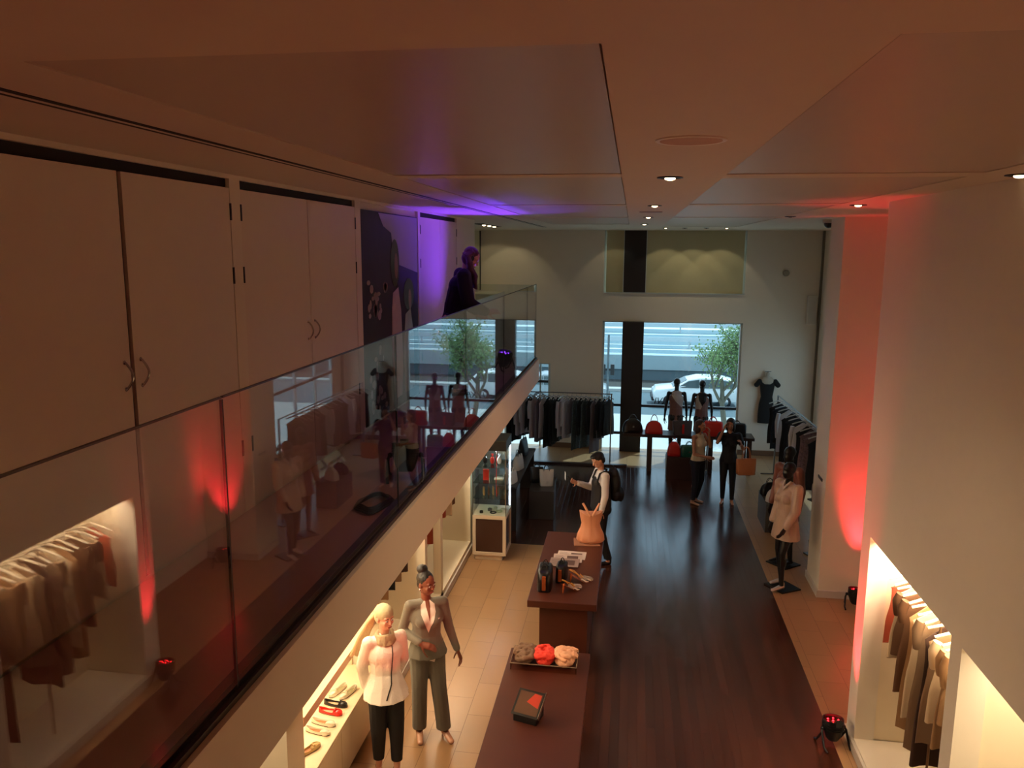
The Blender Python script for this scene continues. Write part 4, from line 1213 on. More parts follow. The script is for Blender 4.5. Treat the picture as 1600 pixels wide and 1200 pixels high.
# striped slingback heels
STR = mat('zebra_leather', (230, 214, 200), .35)
_nt = STR.node_tree
_w = _nt.nodes.new('ShaderNodeTexWave'); _w.inputs['Scale'].default_value = 45; _w.inputs['Distortion'].default_value = 2.0
_tc = _nt.nodes.new('ShaderNodeTexCoord'); _nt.links.new(_tc.outputs['Object'], _w.inputs['Vector'])
_r = _nt.nodes.new('ShaderNodeValToRGB'); _r.color_ramp.elements[0].position = .42; _r.color_ramp.elements[1].position = .5
_r.color_ramp.elements[0].color = (.02, .012, .01, 1); _r.color_ramp.elements[1].color = (.78, .66, .56, 1)
_nt.links.new(_w.outputs['Fac'], _r.inputs['Fac']); _nt.links.new(_r.outputs[0], _nt.nodes['Principled BSDF'].inputs['Base Color'])
def heel_shoe(loc, rz, label):
    t = top('high_heel_shoe', label, 'shoe', loc, rz, group='striped heels on the far counter')
    prof = []
    for k in range(13):
        s = k / 12
        y = -.10 + .23 * s
        z = .085 * max(0, 1 - s * 1.7) ** 1.1
        w = .026 + .014 * math.sin(PI * min(1, s * 1.1)) if s < .8 else .036 * (1 - s) / .2 * .9 + .004
        prof.append((y, z, w))
    rs = []
    for (y, z, w) in prof: rs.append([(-w, y, z), (w, y, z), (w, y, z + .006), (-w, y, z + .006)])
    mk('sole', MB().loft(rs), COP, t, smooth=False)
    up_ = MB(); rs = []
    for (y, z, w) in prof[5:]:
        s = (y + .10) / .23
        hh = .016 + .036 * (1 - abs(s - .62) / .5) if s < .95 else .012
        ring = []
        for i in range(12):
            a = 2 * PI * i / 12
            ring.append((math.cos(a) * (w + .003), y, z + .006 + max(0, math.sin(a)) * hh - max(0, -math.sin(a)) * .004))
        rs.append(ring)
    mk('upper', up_.loft(rs), STR, t)
    mk('heel', MB().rc((0, -.09, .082), (0, -.10, .006), .014, .005, n=10), COP, t)
    sb = MB()
    pts = [(.034, -.0, .05), (.034, -.05, .10), (.02, -.095, .125), (0, -.11, .13), (-.02, -.095, .125), (-.034, -.05, .10), (-.034, 0, .05)]
    sb.tube(pts, .005, 6)
    sb.tube([(.03, .02, .05), (0, .0, .075), (-.03, .02, .05)], .005, 6)
    mk('slingback_strap', sb, mat('gold_strap', (220, 160, 80), .3, metal=.5), t)
    t.scale = (1.25, 1.25, 1.25)
heel_shoe((-.585, 8.63, .90), -.75, 'striped slingback heel at the front edge of the far counter')
heel_shoe((-.50, 8.90, .90), -1.15, 'striped slingback heel lying just behind its mate on the far counter')

# salmon bodice with two straps
bo = top('sleeveless_bodice', 'salmon bodice with two straps spread in a V standing at the counter corner', 'garment', (-.45, 10.22, .915), .1)
rs = []
for (z, a, c, oy) in ((0, .165, .11, 0), (.03, .185, .13, 0), (.10, .175, .12, 0), (.19, .135, .09, 0), (.25, .12, .08, 0), (.34, .14, .09, 0), (.40, .15, .09, 0)):
    rs.append([(math.cos(2*PI*i/32) * a * (1 + .03 * math.sin(i * 2.5)), math.sin(2*PI*i/32) * c * (1 + .05 * math.sin(i * 1.9 + z * 6)) + oy, z + (.025 * math.cos(4*PI*i/32) if z > .39 else 0)) for i in range(32)])
SAL = mat('salmon_satin', (226, 152, 112), .4, noise_amt=.06, sheen=.2)
mk('bodice_body', MB().loft(rs), SAL, bo)
mk('centre_seam', MB().tube([(0, -.126, .03), (0, -.118, .12), (0, -.097, .22), (0, -.085, .27), (0, -.092, .38)], .003, 6), SAL, bo)
for s in (1, -1):
    mk('strap', MB().tube([(s*.015, -.09, .37), (s*.06, -.07, .45), (s*.11, -.03, .53)], .015, 8), mat('salmon_strap', (236, 168, 126), .5), bo)
mk('base_sheet', MB().box(-.22, .12, -.16, .12, -.015, -.008), mat('kraft_sheet', (170, 120, 92), .7), bo, smooth=False)

# ------------------------------------------------------------------ hanging garments
def hanger(parent_label, loc, rz, m, grp, w=.40):
    t = top('clothes_hanger', parent_label, 'hanger', loc, rz, grp)
    pts = [(-w/2, 0, -.135), (-w/4, 0, -.095), (0, 0, -.065), (w/4, 0, -.095), (w/2, 0, -.135)]
    mk('shoulder_bar', MB().tube(pts, [.011, .012, .012, .012, .011], 8), m, t)
    hk = [(0, 0, -.06), (0, 0, -.03)] + [(.018 * math.sin(a) , 0, -.012 + .018 * (1 - math.cos(a)) - .018) for a in (0.3, 1.0, 1.8, 2.6, 3.4)]
    mk('hook', MB().tube(hk, .0028, 6), M_chrome, t)
    return t
def garment(label, cat, loc, rz, m, w=.40, L=.8, grp=None, sleeves=None, flare=1.0, seed=0, neck=.07, m2=None, thick=.03, sleeve_m=None, strap=False, name='hanging_top'):
    rnd = random.Random(seed)
    t = top(name, label, cat, loc, rz, grp)
    b = MB()
    N = 30
    ph = rnd.random() * 6; kf = rnd.choice((4, 5, 6))
    rs = []
    rows = 12
    for k in range(rows + 1):
        s = k / rows
        z = -.10 - L * s if k else -.085
        if s < .06: a = neck + (w/2 - neck) * (s / .083) if k else neck
        else: a = w / 2 * (1 - .12 * math.sin(PI * min(1, s * 1.6)) + (flare - 1) * s)
        if k == 0: a = neck
        elif k == 1: a = w / 2 * .98
        c = thick * (.5 + .6 * s) * (1 if k else .6)
        ring = []
        for i in range(N):
            an = 2 * PI * i / N
            rip = 1 + .5 * s * math.sin(kf * an + ph)
            zz = z + (.012 * math.sin(3 * an + ph) * s) - (0.05 * (abs(math.cos(an)) ** 1.5) if k == 0 else 0.045 * (abs(math.cos(an))) if k == 1 else 0.0)
            ring.append((math.cos(an) * a * (1 + .02 * math.sin(5 * an + ph) * s), math.sin(an) * c * rip, zz))
        rs.append(ring)
    mk('garment_body', b.loft(rs), m, t, ang=60)
    if sleeves:
        for s in (1, -1):
            x0 = s * w / 2 * .9
            pts = [(x0, 0, -.16), (x0 + s * .025, .004, -.16 - sleeves * .35), (x0 + s * .02, .012, -.16 - sleeves * .7), (x0 + s * .012, .018, -.16 - sleeves)]
            mk('sleeve', MB().tube(pts, [.040, .042, .036, .030], 10), sleeve_m or m, t)
    if m2:
        lo = MB(); rs2 = []
        for k in range(5):
            z = -.10 - L * (.80 + .26 * k / 4)
            rs2.append([(math.cos(2*PI*i/N) * w / 2 * .9 * flare, math.sin(2*PI*i/N) * thick * 1.0 * (1 + .5 * math.sin(kf*2*PI*i/N + ph)), z) for i in range(N)])
        mk('underskirt', lo.loft(rs2), m2, t, ang=60)
    return t
FB = mat('fabric_black', (14, 13, 15), .85, sheen=.1); FG = mat('fabric_grey', (186, 180, 186), .85); FDG = mat('fabric_dark_grey', (112, 106, 112), .85)
FN = mat('fabric_navy', (20, 22, 32), .85); FPR = mat('fabric_teal_print', (70, 84, 86), .8, noise_amt=.9, noise_scale=26)
FW = mat('fabric_white', (200, 202, 206), .8); FBR = mat('fabric_brown', (104, 70, 44), .8); FTN = mat('fabric_tan', (168, 128, 88), .8)
FCR = mat('fabric_cream', (216, 192, 156), .8); FRD = mat('fabric_coral', (186, 84, 58), .8); FTP = mat('fabric_taupe', (140, 110, 82), .8); FDB = mat('fabric_dark_brown', (66, 42, 30), .85)
FMP = mat('fabric_mauve_print', (110, 88, 88), .8, noise_amt=.8, noise_scale=30)
HW = mat('hanger_white', (226, 212, 190), .4)

def rail(name, label, x0, y0, x1, y1, z, legs=True, m=None, r=.012):
    t = top(name, label, 'clothes rack', ((x0+x1)/2, (y0+y1)/2, 0))
    cx, cy = (x0+x1)/2, (y0+y1)/2
    m = m or M_steel
    mk('rail_bar', MB().cyl((x0-cx, y0-cy, z), (x1-cx, y1-cy, z), r), m, t)
    if legs:
        d = Vector((x1-x0, y1-y0, 0)).normalized(); n = Vector((-d.y, d.x, 0))
        for (x, y, s) in ((x0, y0, 1), (x1, y1, -1)):
            p = Vector((x-cx, y-cy, 0)) + d * s * .02
            mk('upright', MB().box(p.x-.014, p.x+.014, p.y-.014, p.y+.014, 0.02, z-.006), m, t, smooth=False)
            mk('foot_bar', MB().rc(p - n*.26 + Vector((0, 0, .014)), p + n*.26 + Vector((0, 0, .014)), .013, n=8, caps=1), m, t)
    return t

# left rack before the end wall
rail('clothes_rack', 'low steel clothes rack of dark garments standing before the end wall at the left', -2.75, 17.6, -.36, 17.6, 1.58)
specs = [(FN,'navy blouse',.95,None,.5),(FB,'black jacket',1.0,None,.55),(FG,'grey long sleeved knit',.86,None,.55),(FG,'pale grey cardigan',.82,FB,.5),(FB,'short black top',.68,None,None),(FG,'grey draped blouse',.92,None,.4),(FDG,'dark grey tunic',1.0,None,None),
         (FG,'grey vest with light hanger',.9,None,None),(FB,'long black dress',1.12,None,None),(FB,'black sequin tunic',1.05,None,None),(FB,'black knee length skirt suit',.98,None,None),(FG,'mid grey sweater',.86,None,.6),(FG,'grey wool coat',.90,None,.55),
         (FDG,'charcoal top',.8,None,None),(FPR,'teal patterned dress',1.15,None,None),(FB,'black sleeveless top',.80,FPR,None),(FPR,'teal printed scarf dress',1.1,None,None),(FB,'plain black shift',.80,None,None),(FDG,'slim dark grey dress',1.2,None,None),
         (FB,'black flared tunic',.86,FDG,None),(FB,'black boat neck top',.8,None,None),(FB,'black swing top',.80,None,None)]
places = ['leftmost on', 'second from the left on', 'third from the left on', 'fourth from the left on', 'fifth from the left on', 'sixth from the left on', 'seventh from the left on', 'eighth from the left on', 'ninth from the left on', 'tenth from the left on', 'just left of the middle of',
          'in the middle of', 'just right of the middle of', 'tenth from the right on', 'ninth from the right on', 'eighth from the right on', 'seventh from the right on', 'sixth from the right on', 'fifth from the right on', 'third from the right on', 'second from the right on', 'rightmost on']
for i, (m, nm, L, m2, sl_) in enumerate(specs):
    x = -2.62 + 2.18 * i / 21
    rz = PI/2 - 0.5 + (0.05 * math.sin(i * 2.3))
    x += .01
    garment('%s hanging %s the left rack' % (nm, places[i]), 'garment', (x, 17.6, 1.56), rz, m, w=.40, L=L, grp='garments on the left rack', sleeves=sl_, m2=m2, seed=i, flare=1.15 if i > 18 else 1.0, thick=.029)
    hanger('pale hanger %s the left rack' % places[i], (x, 17.6, 1.575), rz, mat('hanger_grey', (150, 146, 140), .4), 'hangers on the left rack', w=.36)

# right rack running towards the camera
rail('clothes_rack', 'steel clothes rack running along the right wall beyond the mannequins', 3.12, 17.3, 3.28, 13.2, 1.72)
specs = [(FB,'black dress with a white collar',.95,FW),(FN,'navy long dress',1.0,None),(FB,'black jacket',.8,None),(FW,'pale long sleeved blouse',.9,None),(FB,'black pleated dress',1.05,None),(FN,'navy pleated top',.9,None),
         (FB,'black blouse with white piping',.95,None),(FW,'white narrow shirt',.85,None),(FB,'black long tunic',1.0,None),(FMP,'mauve printed silk dress',.9,None),(FMP,'dusky patterned blouse',.75,None),(FB,'black wide dress',1.0,None)]
for i, (m, nm, L, m2) in enumerate(specs):
    f = i / 11
    x, y = 3.12 + .15 * f * .85, 17.1 - 3.2 * f
    garment('%s, %s on the right rack' % (nm, ['furthest from the camera', 'second from the far end', 'third from the far end', 'fourth from the far end', 'fifth from the far end', 'sixth from the far end', 'sixth from the near end', 'fifth from the near end', 'fourth from the near end', 'third from the near end', 'second from the near end', 'nearest the camera'][i]),
            'garment', (x, y, 1.70), .1 * math.sin(i * 1.7), m, w=.42, L=L * .92, grp='garments on the right rack', m2=None, seed=40 + i, thick=.05, sleeves=.5 if i in (3, 7) else None)
    hanger('white clothes hanger under the %s on the right rack' % nm, (x, y, 1.715), .1 * math.sin(i * 1.7), mat('hanger_cool', (190, 192, 190), .4), 'hangers on the right rack', w=.40)

# dress torso on the end wall
dt = top('wall_dress_form', 'short sleeved black dress on a pale half torso hanging on the end wall', 'dress form', (3.14, 18.80, .80))
bf = MB()
bf.rc((0, 0, 1.06), (0, 0, 1.16), .05, .042); bf.ell((0, 0, .98), (.15, .06, .12))
mk('torso_form', remesh(bf, .01, 1), mat('form_pale', (176, 166, 150), .6), dt)
mk('hook_bar', MB().box(-.07, .07, -.01, .01, 1.20, 1.215), M_steel, dt, smooth=False)
b = MB()
rs = []
for (z, a, c, dz) in ((0, .175, .06, 0), (.2, .18, .065, 0), (.45, .165, .065, 0), (.62, .13, .06, 0), (.80, .155, .065, 0), (.92, .17, .06, 0), (1.0, .165, .05, 0)):
    rs.append([(math.cos(2*PI*i/32)*a, math.sin(2*PI*i/32)*c, z - (.14 * (1 - abs(math.cos(2*PI*i/32))) if z > .95 else 0)) for i in range(32)])
mk('dress_body', b.loft(rs), FB, dt)
for s in (1, -1):
    mk('cap_sleeve', MB().rc((s*.16, 0, .98), (s*.25, 0, .88), .065, .055, side=(0, 1, 0), su=.7), FB, dt)

# short hooks with shirts behind mannequins
handbag('cream shoulder bag with long brown strap hanging behind the rust coat mannequin', (3.0, 12.6, .92), 0.4, .30, .12, .26, LWH, style='tote', hh=.28, hm=mat('brown_strap', (60, 38, 24), .5))
sh_ = top('bag_post', 'slim metal post with a small shelf carrying the cream shoulder bag', 'stand', (3.0, 12.6, 0), 0.4)
mk('post', MB().box(-.015, .015, -.015, .015, .02, .90), M_steel, sh_, smooth=False); mk('shelf_plate', MB().box(-.17, .17, -.08, .08, .90, .92), M_steel, sh_, smooth=False)
mk('foot_plate', MB().box(-.15, .15, -.12, .12, 0, .02), M_steel, sh_, smooth=False)

# plinth with bags on the right walkway
pl = top('display_plinth', 'dark grey low plinth carrying two handbags on the right walkway', 'plinth', (2.56, 13.95, 0), 0)
mk('plinth_body', MB().box(-.20, .20, -.42, .42, 0.0, .50), mat('plinth_grey', (70, 66, 64), .4), pl, smooth=False, bevel=.004)
handbag('cream handbag at the front of the grey plinth', (2.52, 13.72, .50), .5, .30, .16, .24, LWH, style='dome')
handbag('black handbag at the back of the grey plinth', (2.50, 14.12, .50), .3, .32, .18, .22, LBK, style='dome')

# ------------------------------------------------------------------ window display table
wt = top('display_table', 'long narrow dark table with legs standing in front of the shop window', 'table', (1.28, 17.3, 0))
mk('table_top', MB().box(-1.38, 1.38, -.25, .25, .76, .82), M_darkw, wt, smooth=False, bevel=.004)
for x in (-.80, .48, 1.28):
    for y in (-.17, .17): mk('leg', MB().box(x-.05, x+.05, y-.05, y+.05, 0, .76), M_darkw, wt, smooth=False)
bg = 'handbags on the window table'
handbag('black domed handbag at the left end of the window table', (.10, 17.25, .82), .2, .44, .2, .30, LBK, bg, clasp=M_chrome, hh=.14)
handbag('red domed handbag second from the left on the window table', (.56, 17.2, .82), 0, .38, .18, .28, LRD, bg, hh=.18)
handbag('dark grey tote with a red centre panel on the window table', (1.16, 17.2, .82), .15, .42, .2, .30, mat('grey_canvas', (74, 58, 56), .6), bg, style='tote', stripe=LRD, hh=.14)
handbag('large glossy red handbag right of the grey tote on the window table', (1.80, 17.2, .82), -.1, .42, .2, .32, LRD, bg, style='box', hh=.14)
handbag('black box handbag at the right end of the window table', (2.30, 17.25, .82), 0, .40, .2, .28, LBK, bg, style='box', hh=.10)
wb = top('display_plinth', 'dark brown square plinth under the window table', 'plinth', (1.12, 16.72, 0))
mk('plinth_body', MB().box(-.30, .32, -.22, .22, 0, .48), mat('plinth_brown', (58, 34, 28), .4), wb, smooth=False, bevel=.004)
handbag('small red domed handbag on the brown plinth', (.97, 16.66, .48), 0, .28, .16, .30, LRD, style='dome', hh=.12)
handbag('dark green handbag beside the red one on the brown plinth', (1.28, 16.66, .48), .1, .36, .18, .24, LGN, style='box', hh=.12, clasp=M_chrome)
handbag('open tan leather tote carried on the arm of the person in black', (2.20, 14.95, .62), .25, .38, .18, .30, LTN, style='tote', hh=.26, name='tote_bag')

# ------------------------------------------------------------------ showcase
sc = top('glass_showcase', 'white based glass showcase with bright vertical light strip beside the balcony end', 'display case', (-2.06, 11.83, 0))
W_, D_ = .26, .27
WH = mat('showcase_white', (222, 204, 178), .4)
mk('plinth', MB().box(-.23, .20, -.24, .24, 0, .08), WH, sc, smooth=False)
fr = MB()
fr.box(-W_, W_, -D_, D_, .66, .72); fr.box(-W_, W_, -D_, D_, .08, .13)
for (sx, sy) in ((-1, -1), (1, -1), (-1, 1), (1, 1)): fr.box(sx*W_ - (.05 if sx > 0 else 0), sx*W_ + (.05 if sx < 0 else 0), sy*D_ - (.05 if sy > 0 else 0), sy*D_ + (.05 if sy < 0 else 0), .13, .66)
mk('base_frame', fr, WH, sc, smooth=False, bevel=.002)
mk('base_panel', MB().box(-W_+.02, W_-.02, -D_+.015, D_-.015, .13, .66), mat('panel_brown', (70, 44, 34), .25), sc, smooth=False)
SG = glass_mat('showcase_glass', (246, 250, 250), 1.3)
mk('glass_walls', MB().box(-W_, W_, -D_, -D_+.006, .72, 1.74).box(-W_, -W_+.006, -D_, D_, .72, 1.74).box(W_-.006, W_, -D_, D_-.02, .72, 1.74).box(-W_, W_, D_-.006, D_, .72, 1.74), SG, sc, smooth=False)
for z in (.98, 1.22, 1.47):
    mk('glass_shelf', MB().box(-W_+.012, W_-.012, -D_+.012, D_-.03, z, z+.008), mat('shelf_glass_edge', (120, 140, 138), .1, spec=.6), sc, smooth=False) if False else mk('glass_shelf', MB().box(-W_+.012, W_-.012, -D_+.012, D_-.03, z, z+.008), glass_mat('shelf_glass', (196, 214, 210), 1.35), sc, smooth=False)
mk('black_cap', MB().box(-W_, W_, -D_, D_, 1.74, 1.90), M_blk, sc, smooth=False, bevel=.003)
mk('corner_posts', MB().box(W_-.012, W_, -D_, -D_+.012, .72, 1.74).box(-W_, -W_+.012, -D_, -D_+.012, .72, 1.74), M_chrome, sc, smooth=False)
mk('light_strip', MB().box(W_-.025, W_-.008, D_-.035, D_-.012, .74, 1.72), mat('strip_lamp', (235, 245, 255), .4, emit=(225, 240, 255), emit_s=9.0), sc, smooth=False)
light('showcase_lamp', 'POINT', (-2.06, 11.85, 1.66), 9.0, (.85, .95, 1.0), size=.03)
X0, Y0_ = -2.06, 11.83
def item(name, label, cat, x, y, z, mb, m, grp=None, parts=()):
    t = top(name, label, cat, (X0 + x, Y0_ + y, z), 0, grp)
    mk('main_body', mb, m, t)
    for (n, b, mm) in parts: mk(n, b, mm, t)
    return t
def beads(R, r, n, z=0):
    b = MB()
    for k in range(n): b.ell((R*math.cos(2*PI*k/n), R*math.sin(2*PI*k/n), r + z), (r, r, r), n=10, m=6)
    return b
for (nm, lab, x, y, R, r, n, m) in (('bead_bracelet', 'black bead bracelet on the lit base of the showcase', .04, -.14, .042, .011, 14, M_blk), ('bead_bracelet', 'pale translucent bead bracelet behind the black one', .12, -.06, .045, .010, 16, mat('pale_bead', (190, 196, 160), .2)), ('bead_bracelet', 'white bead bracelet at the back right of the showcase base', .17, .06, .04, .010, 14, mat('white_bead', (230, 225, 205), .2))):
    t = top(nm, lab, 'bracelet', (X0+x, Y0_+y, .722), 0, 'bracelets in the showcase')
    mk('bead_ring', beads(R, r, n), m, t)
for (lab, x, y, R, hh, m) in (('small dark cuff bangle at the front left of the showcase', -.14, -.16, .028, .035, M_blk), ('wider dark bangle behind the small cuff in the showcase', -.03, -.03, .034, .035, FDG), ('tall white cuff bangle standing in the showcase', .05, .04, .03, .05, mat('white_cuff', (226, 224, 210), .3))):
    t = top('cuff_bangle', lab, 'bangle', (X0+x, Y0_+y, .722), 0, 'bangles in the showcase')
    mk('cuff', MB().lathe([(R, 0), (R, hh), (R-.005, hh), (R-.005, 0.0)], n=24), m, t)
t = top('sunglasses_case', 'upright red box on the middle shelf of the showcase', 'box', (X0-.08, Y0_-.08, 1.228)); mk('red_box', MB().box(-.045, .045, -.02, .02, 0, .17), LRD, t, smooth=False, bevel=.004); mk('lid_edge', MB().box(.047, .056, -.022, .022, 0, .17), M_chrome, t, smooth=False)
for k in range(4):
    t = top('small_purse', 'small %s purse, %s in the row on the lower glass shelf' % ('brown' if k % 2 else 'gold', ['leftmost', 'second from left', 'third from left', 'rightmost'][k]), 'purse', (X0-.12+.07*k, Y0_-.06+.02*k, .988), .3, 'purses on the lower glass shelf')
    mk('purse_body', MB().prism([(-.05, 0), (.05, 0), (.03, .12), (-.03, .12)], -.012, .012, 'x'), FBR if k % 2 else mat('gold_leather', (180, 140, 90), .35), t, smooth=False, bevel=.003)
    mk('purse_handle', MB().tube([(0, -.02, .118), (0, 0, .145), (0, .02, .118)], .003, 6), COP, t)
for k, (m, lab) in enumerate(((M_blk, 'black tassel pouch on the top glass shelf'), (LRD, 'red tassel pouch on the top glass shelf'), (FW, 'white tassel pouch on the top glass shelf'))):
    t = top('tassel_pouch', lab, 'pouch', (X0-.10+.11*k, Y0_-.05, 1.478), 0, 'pouches on the top glass shelf')
    b = MB(); b.ell((0, 0, .06), (.036, .026, .06)); mk('pouch_body', b, m, t)
    tt = MB()
    for q_ in range(6): tt.tube([(0, 0, .115), (.012*math.cos(q_), .012*math.sin(q_), .14), (.022*math.cos(q_), .022*math.sin(q_), .165)], .003, 5)
    mk('tassel', tt, m, t)
t = top('necklace', 'long thin red necklace hanging inside the showcase', 'necklace', (X0+.10, Y0_-.20, .99)); mk('cord', MB().tube([(0, 0, .74), (.004, 0, .5), (-.004, 0, .25), (.006, 0, .02)], .006, 6), LRD, t)
t = top('folded_wallet', 'cream wallet lying on the middle glass shelf', 'wallet', (X0+.11, Y0_-.02, 1.228)); mk('wallet_body', MB().box(-.07, .07, -.05, .05, 0, .03), LWH, t, smooth=False, bevel=.006); mk('wallet_strap', MB().box(-.072, .072, -.008, .008, .0295, .033), COP, t, smooth=False)

# ------------------------------------------------------------------ dark benches with bags at the left
be = top('display_bench', 'long narrow dark shelf bench with bags behind the glass showcase', 'bench', (-1.98, 14.2, 0))
mk('bench_top', MB().box(-.16, .16, -1.35, 1.35, .76, .80), mat('bench_dark', (48, 40, 38), .4), be, smooth=False, bevel=.003)
for y in (-1.25, 1.25): mk('bench_panel', MB().box(-.14, .14, y-.02, y+.02, 0, .76), mat('bench_dark', (48, 40, 38)), be, smooth=False)
handbag('white structured handbag at the near end of the long dark bench', (-1.93, 13.1, .80), 1.3, .26, .13, .20, LWH, style='tote', hh=.10)
handbag('black and white tote in the middle of the long dark bench', (-1.95, 13.95, .80), 1.3, .30, .15, .26, LWH, style='tote', hh=.14, trim=M_blk)
handbag('black shopper at the far end of the long dark bench', (-2.0, 15.0, .80), 1.4, .34, .16, .32, LBK, style='tote', hh=.14)
bx = top('display_plinth', 'dark grey plinth on the wood floor carrying a white bag behind the showcase', 'plinth', (-1.50, 14.0, 0), .05)
mk('plinth_body', MB().box(-.22, .22, -.42, .42, 0, .52), mat('plinth_charcoal', (52, 48, 47), .4), bx, smooth=False, bevel=.004)
handbag('cream bag with dark handles on the charcoal plinth', (-1.43, 13.95, .52), .2, .26, .15, .30, LWH, style='tote', hh=.12, trim=M_blk)
handbag('black bag left of the cream one on the charcoal plinth', (-1.63, 14.15, .52), .3, .24, .16, .28, LBK, style='tote', hh=.12)

# ------------------------------------------------------------------ niche wardrobes
rail('clothes_rail', 'steel rail with centre post inside the lit right wall niche', 2.60, 7.36, 2.60, 5.56, 1.98, legs=False, m=mat('rail_warm', (150, 120, 90), .3, metal=.8))
ob = [o for o in C.objects if o.name.startswith('clothes_rail')][0]
mk('post', MB().cyl((-.12, -.142, .12), (-.12, -.142, 1.97), .010), mat('rail_warm', (150, 120, 90)), ob)
specs = [(FRD,'coral skirt',.62,0),(FCR,'cream skirt',.70,0),(FBR,'brown blouse',.62,.2),(FBR,'brown dress with cap sleeves',.90,.2),(FTN,'tan long cardigan',1.15,.0),(FCR,'cream layered top',1.0,0),(FTP,'taupe silk dress',1.2,.25),(FDB,'dark brown pleated skirt',1.25,0),
         (FTP,'taupe vest',1.0,0),(FCR,'pale short sleeved blouse',.72,.22),(FTN,'tan flared top',.85,.2),(FTN,'orange tan cropped jacket',.6,.25),(FDB,'dark sequin dress',1.45,0),(FBR,'long brown gown',1.5,0)]
oo = ['furthest into', 'second from the far end of', 'third from the far end of', 'fourth from the far end of', 'fifth from the far end of', 'sixth from the far end of', 'left of the middle of', 'right of the middle of', 'sixth from the near end of', 'fifth from the near end of', 'fourth from the near end of', 'third from the near end of', 'second from the near end of', 'nearest the camera in']
for i, (m, nm, L, sv_) in enumerate(specs):
    y = 7.24 - 1.6 * i / 13
    rz = .12 * math.sin(i * 2.1)
    garment('%s hanging %s the lit right niche' % (nm, oo[i]), 'garment', (2.60, y, 1.955), rz, m, w=.44, L=L, grp='garments in the right niche', sleeves=sv_ or None, seed=80 + i, flare=1.12, thick=.032)
    hanger('cream hanger carrying the %s %s the right niche' % (nm.replace(' with cap sleeves', '').replace('tan cropped ', '').replace(' pleated', '').replace(' short sleeved', ''), oo[i]), (2.60, y, 1.975), rz, HW, 'hangers in the right niche', w=.46)
rail('clothes_rail', 'steel rail hidden above hanging clothes in the left wall niches', -2.74, 11.8, -2.74, 9.25, 2.05, legs=False)
for i in range(12):
    m = [FBR, FBR, FCR, FW, FRD, FBR, FTP, FTN, FRD, FBR, FTN, FDB][i]
    y = 11.5 - 2.1 * i / 11
    garment('%s garment hanging %s the left wall niche' % (['brown', 'dark brown', 'cream', 'silver grey', 'coral', 'rust brown', 'taupe', 'tan', 'red orange', 'russet', 'sand', 'deep brown'][i],
            ['furthest into', 'second from the far end of', 'third from the far end of', 'fourth from the far end of', 'fifth from the far end of', 'just past the middle of', 'in the middle of', 'fifth from the near end of', 'fourth from the near end of', 'third from the near end of', 'second from the near end of', 'nearest the camera in'][i]),
            'garment', (-2.74, y, 2.03), .1 * math.sin(i), m, w=.40, L=.85 + .12 * ((i * 7) % 3), grp='garments in the left niche', seed=120 + i, thick=.045)
    hanger('cream clothes hanger %s the left wall niche' % ['furthest into', 'second from the far end of', 'third from the far end of', 'fourth from the far end of', 'fifth from the far end of', 'just past the middle of', 'in the middle of', 'fifth from the near end of', 'fourth from the near end of', 'third from the near end of', 'second from the near end of', 'nearest the camera in'][i], (-2.74, y, 2.045), .1 * math.sin(i), HW, 'hangers in the left niche')
for i in range(5):
    m = [FDB, FTN, FB, FTP, FDB][i]
    garment('%s garment beside the bun haired person, %s the middle niche' % (['dark', 'tan', 'black', 'taupe', 'deep brown'][i], ['nearest in', 'second in', 'third in', 'fourth in', 'last in'][i]), 'garment', (-2.76, 7.75 + .25 * i, 2.03), 0.05 * i, m, w=.42, L=1.0, grp='garments in the middle niche', seed=140 + i, thick=.04)

# ------------------------------------------------------------------ shoe bench
sb = top('shoe_bench', 'cream low cabinet bench with flat shoes displayed under the fascia', 'bench', (-2.70, 6.32, 0))
CRM = mat('bench_cream', (236, 216, 180), .45, noise_amt=.02)
mk('bench_top', MB().box(-.30, .28, -.92, .92, .54, .57), CRM, sb, smooth=False, bevel=.003)
mk('carcass', MB().box(-.30, .26, -.91, .91, .06, .54), CRM, sb, smooth=False)
for (a, c) in ((-.91, -.16), (-.155, .55), (.555, .91)): mk('door', MB().box(.262, .278, a, c, .07, .535), CRM, sb, smooth=False, bevel=.002)
mk('upper_shelf', MB().box(-.30, .28, -.92, .92, 1.07, 1.15), mat('shelf_salmon', (232, 196, 160), .5, noise_amt=.02), sb, smooth=False)
mk('end_support', MB().box(-.30, .0, .90, .92, .57, 1.07), CRM, sb, smooth=False)
light('bench_strip', 'AREA', (-2.75, 6.32, 1.06), 7, (1, .80, .50), rot=(0, 0, 0), size=.06, size_y=1.7)
light('shelf_strip', 'AREA', (-2.8, 6.32, 2.4), 8, (1, .80, .50), rot=(0, 0, 0), size=.06, size_y=1.7)
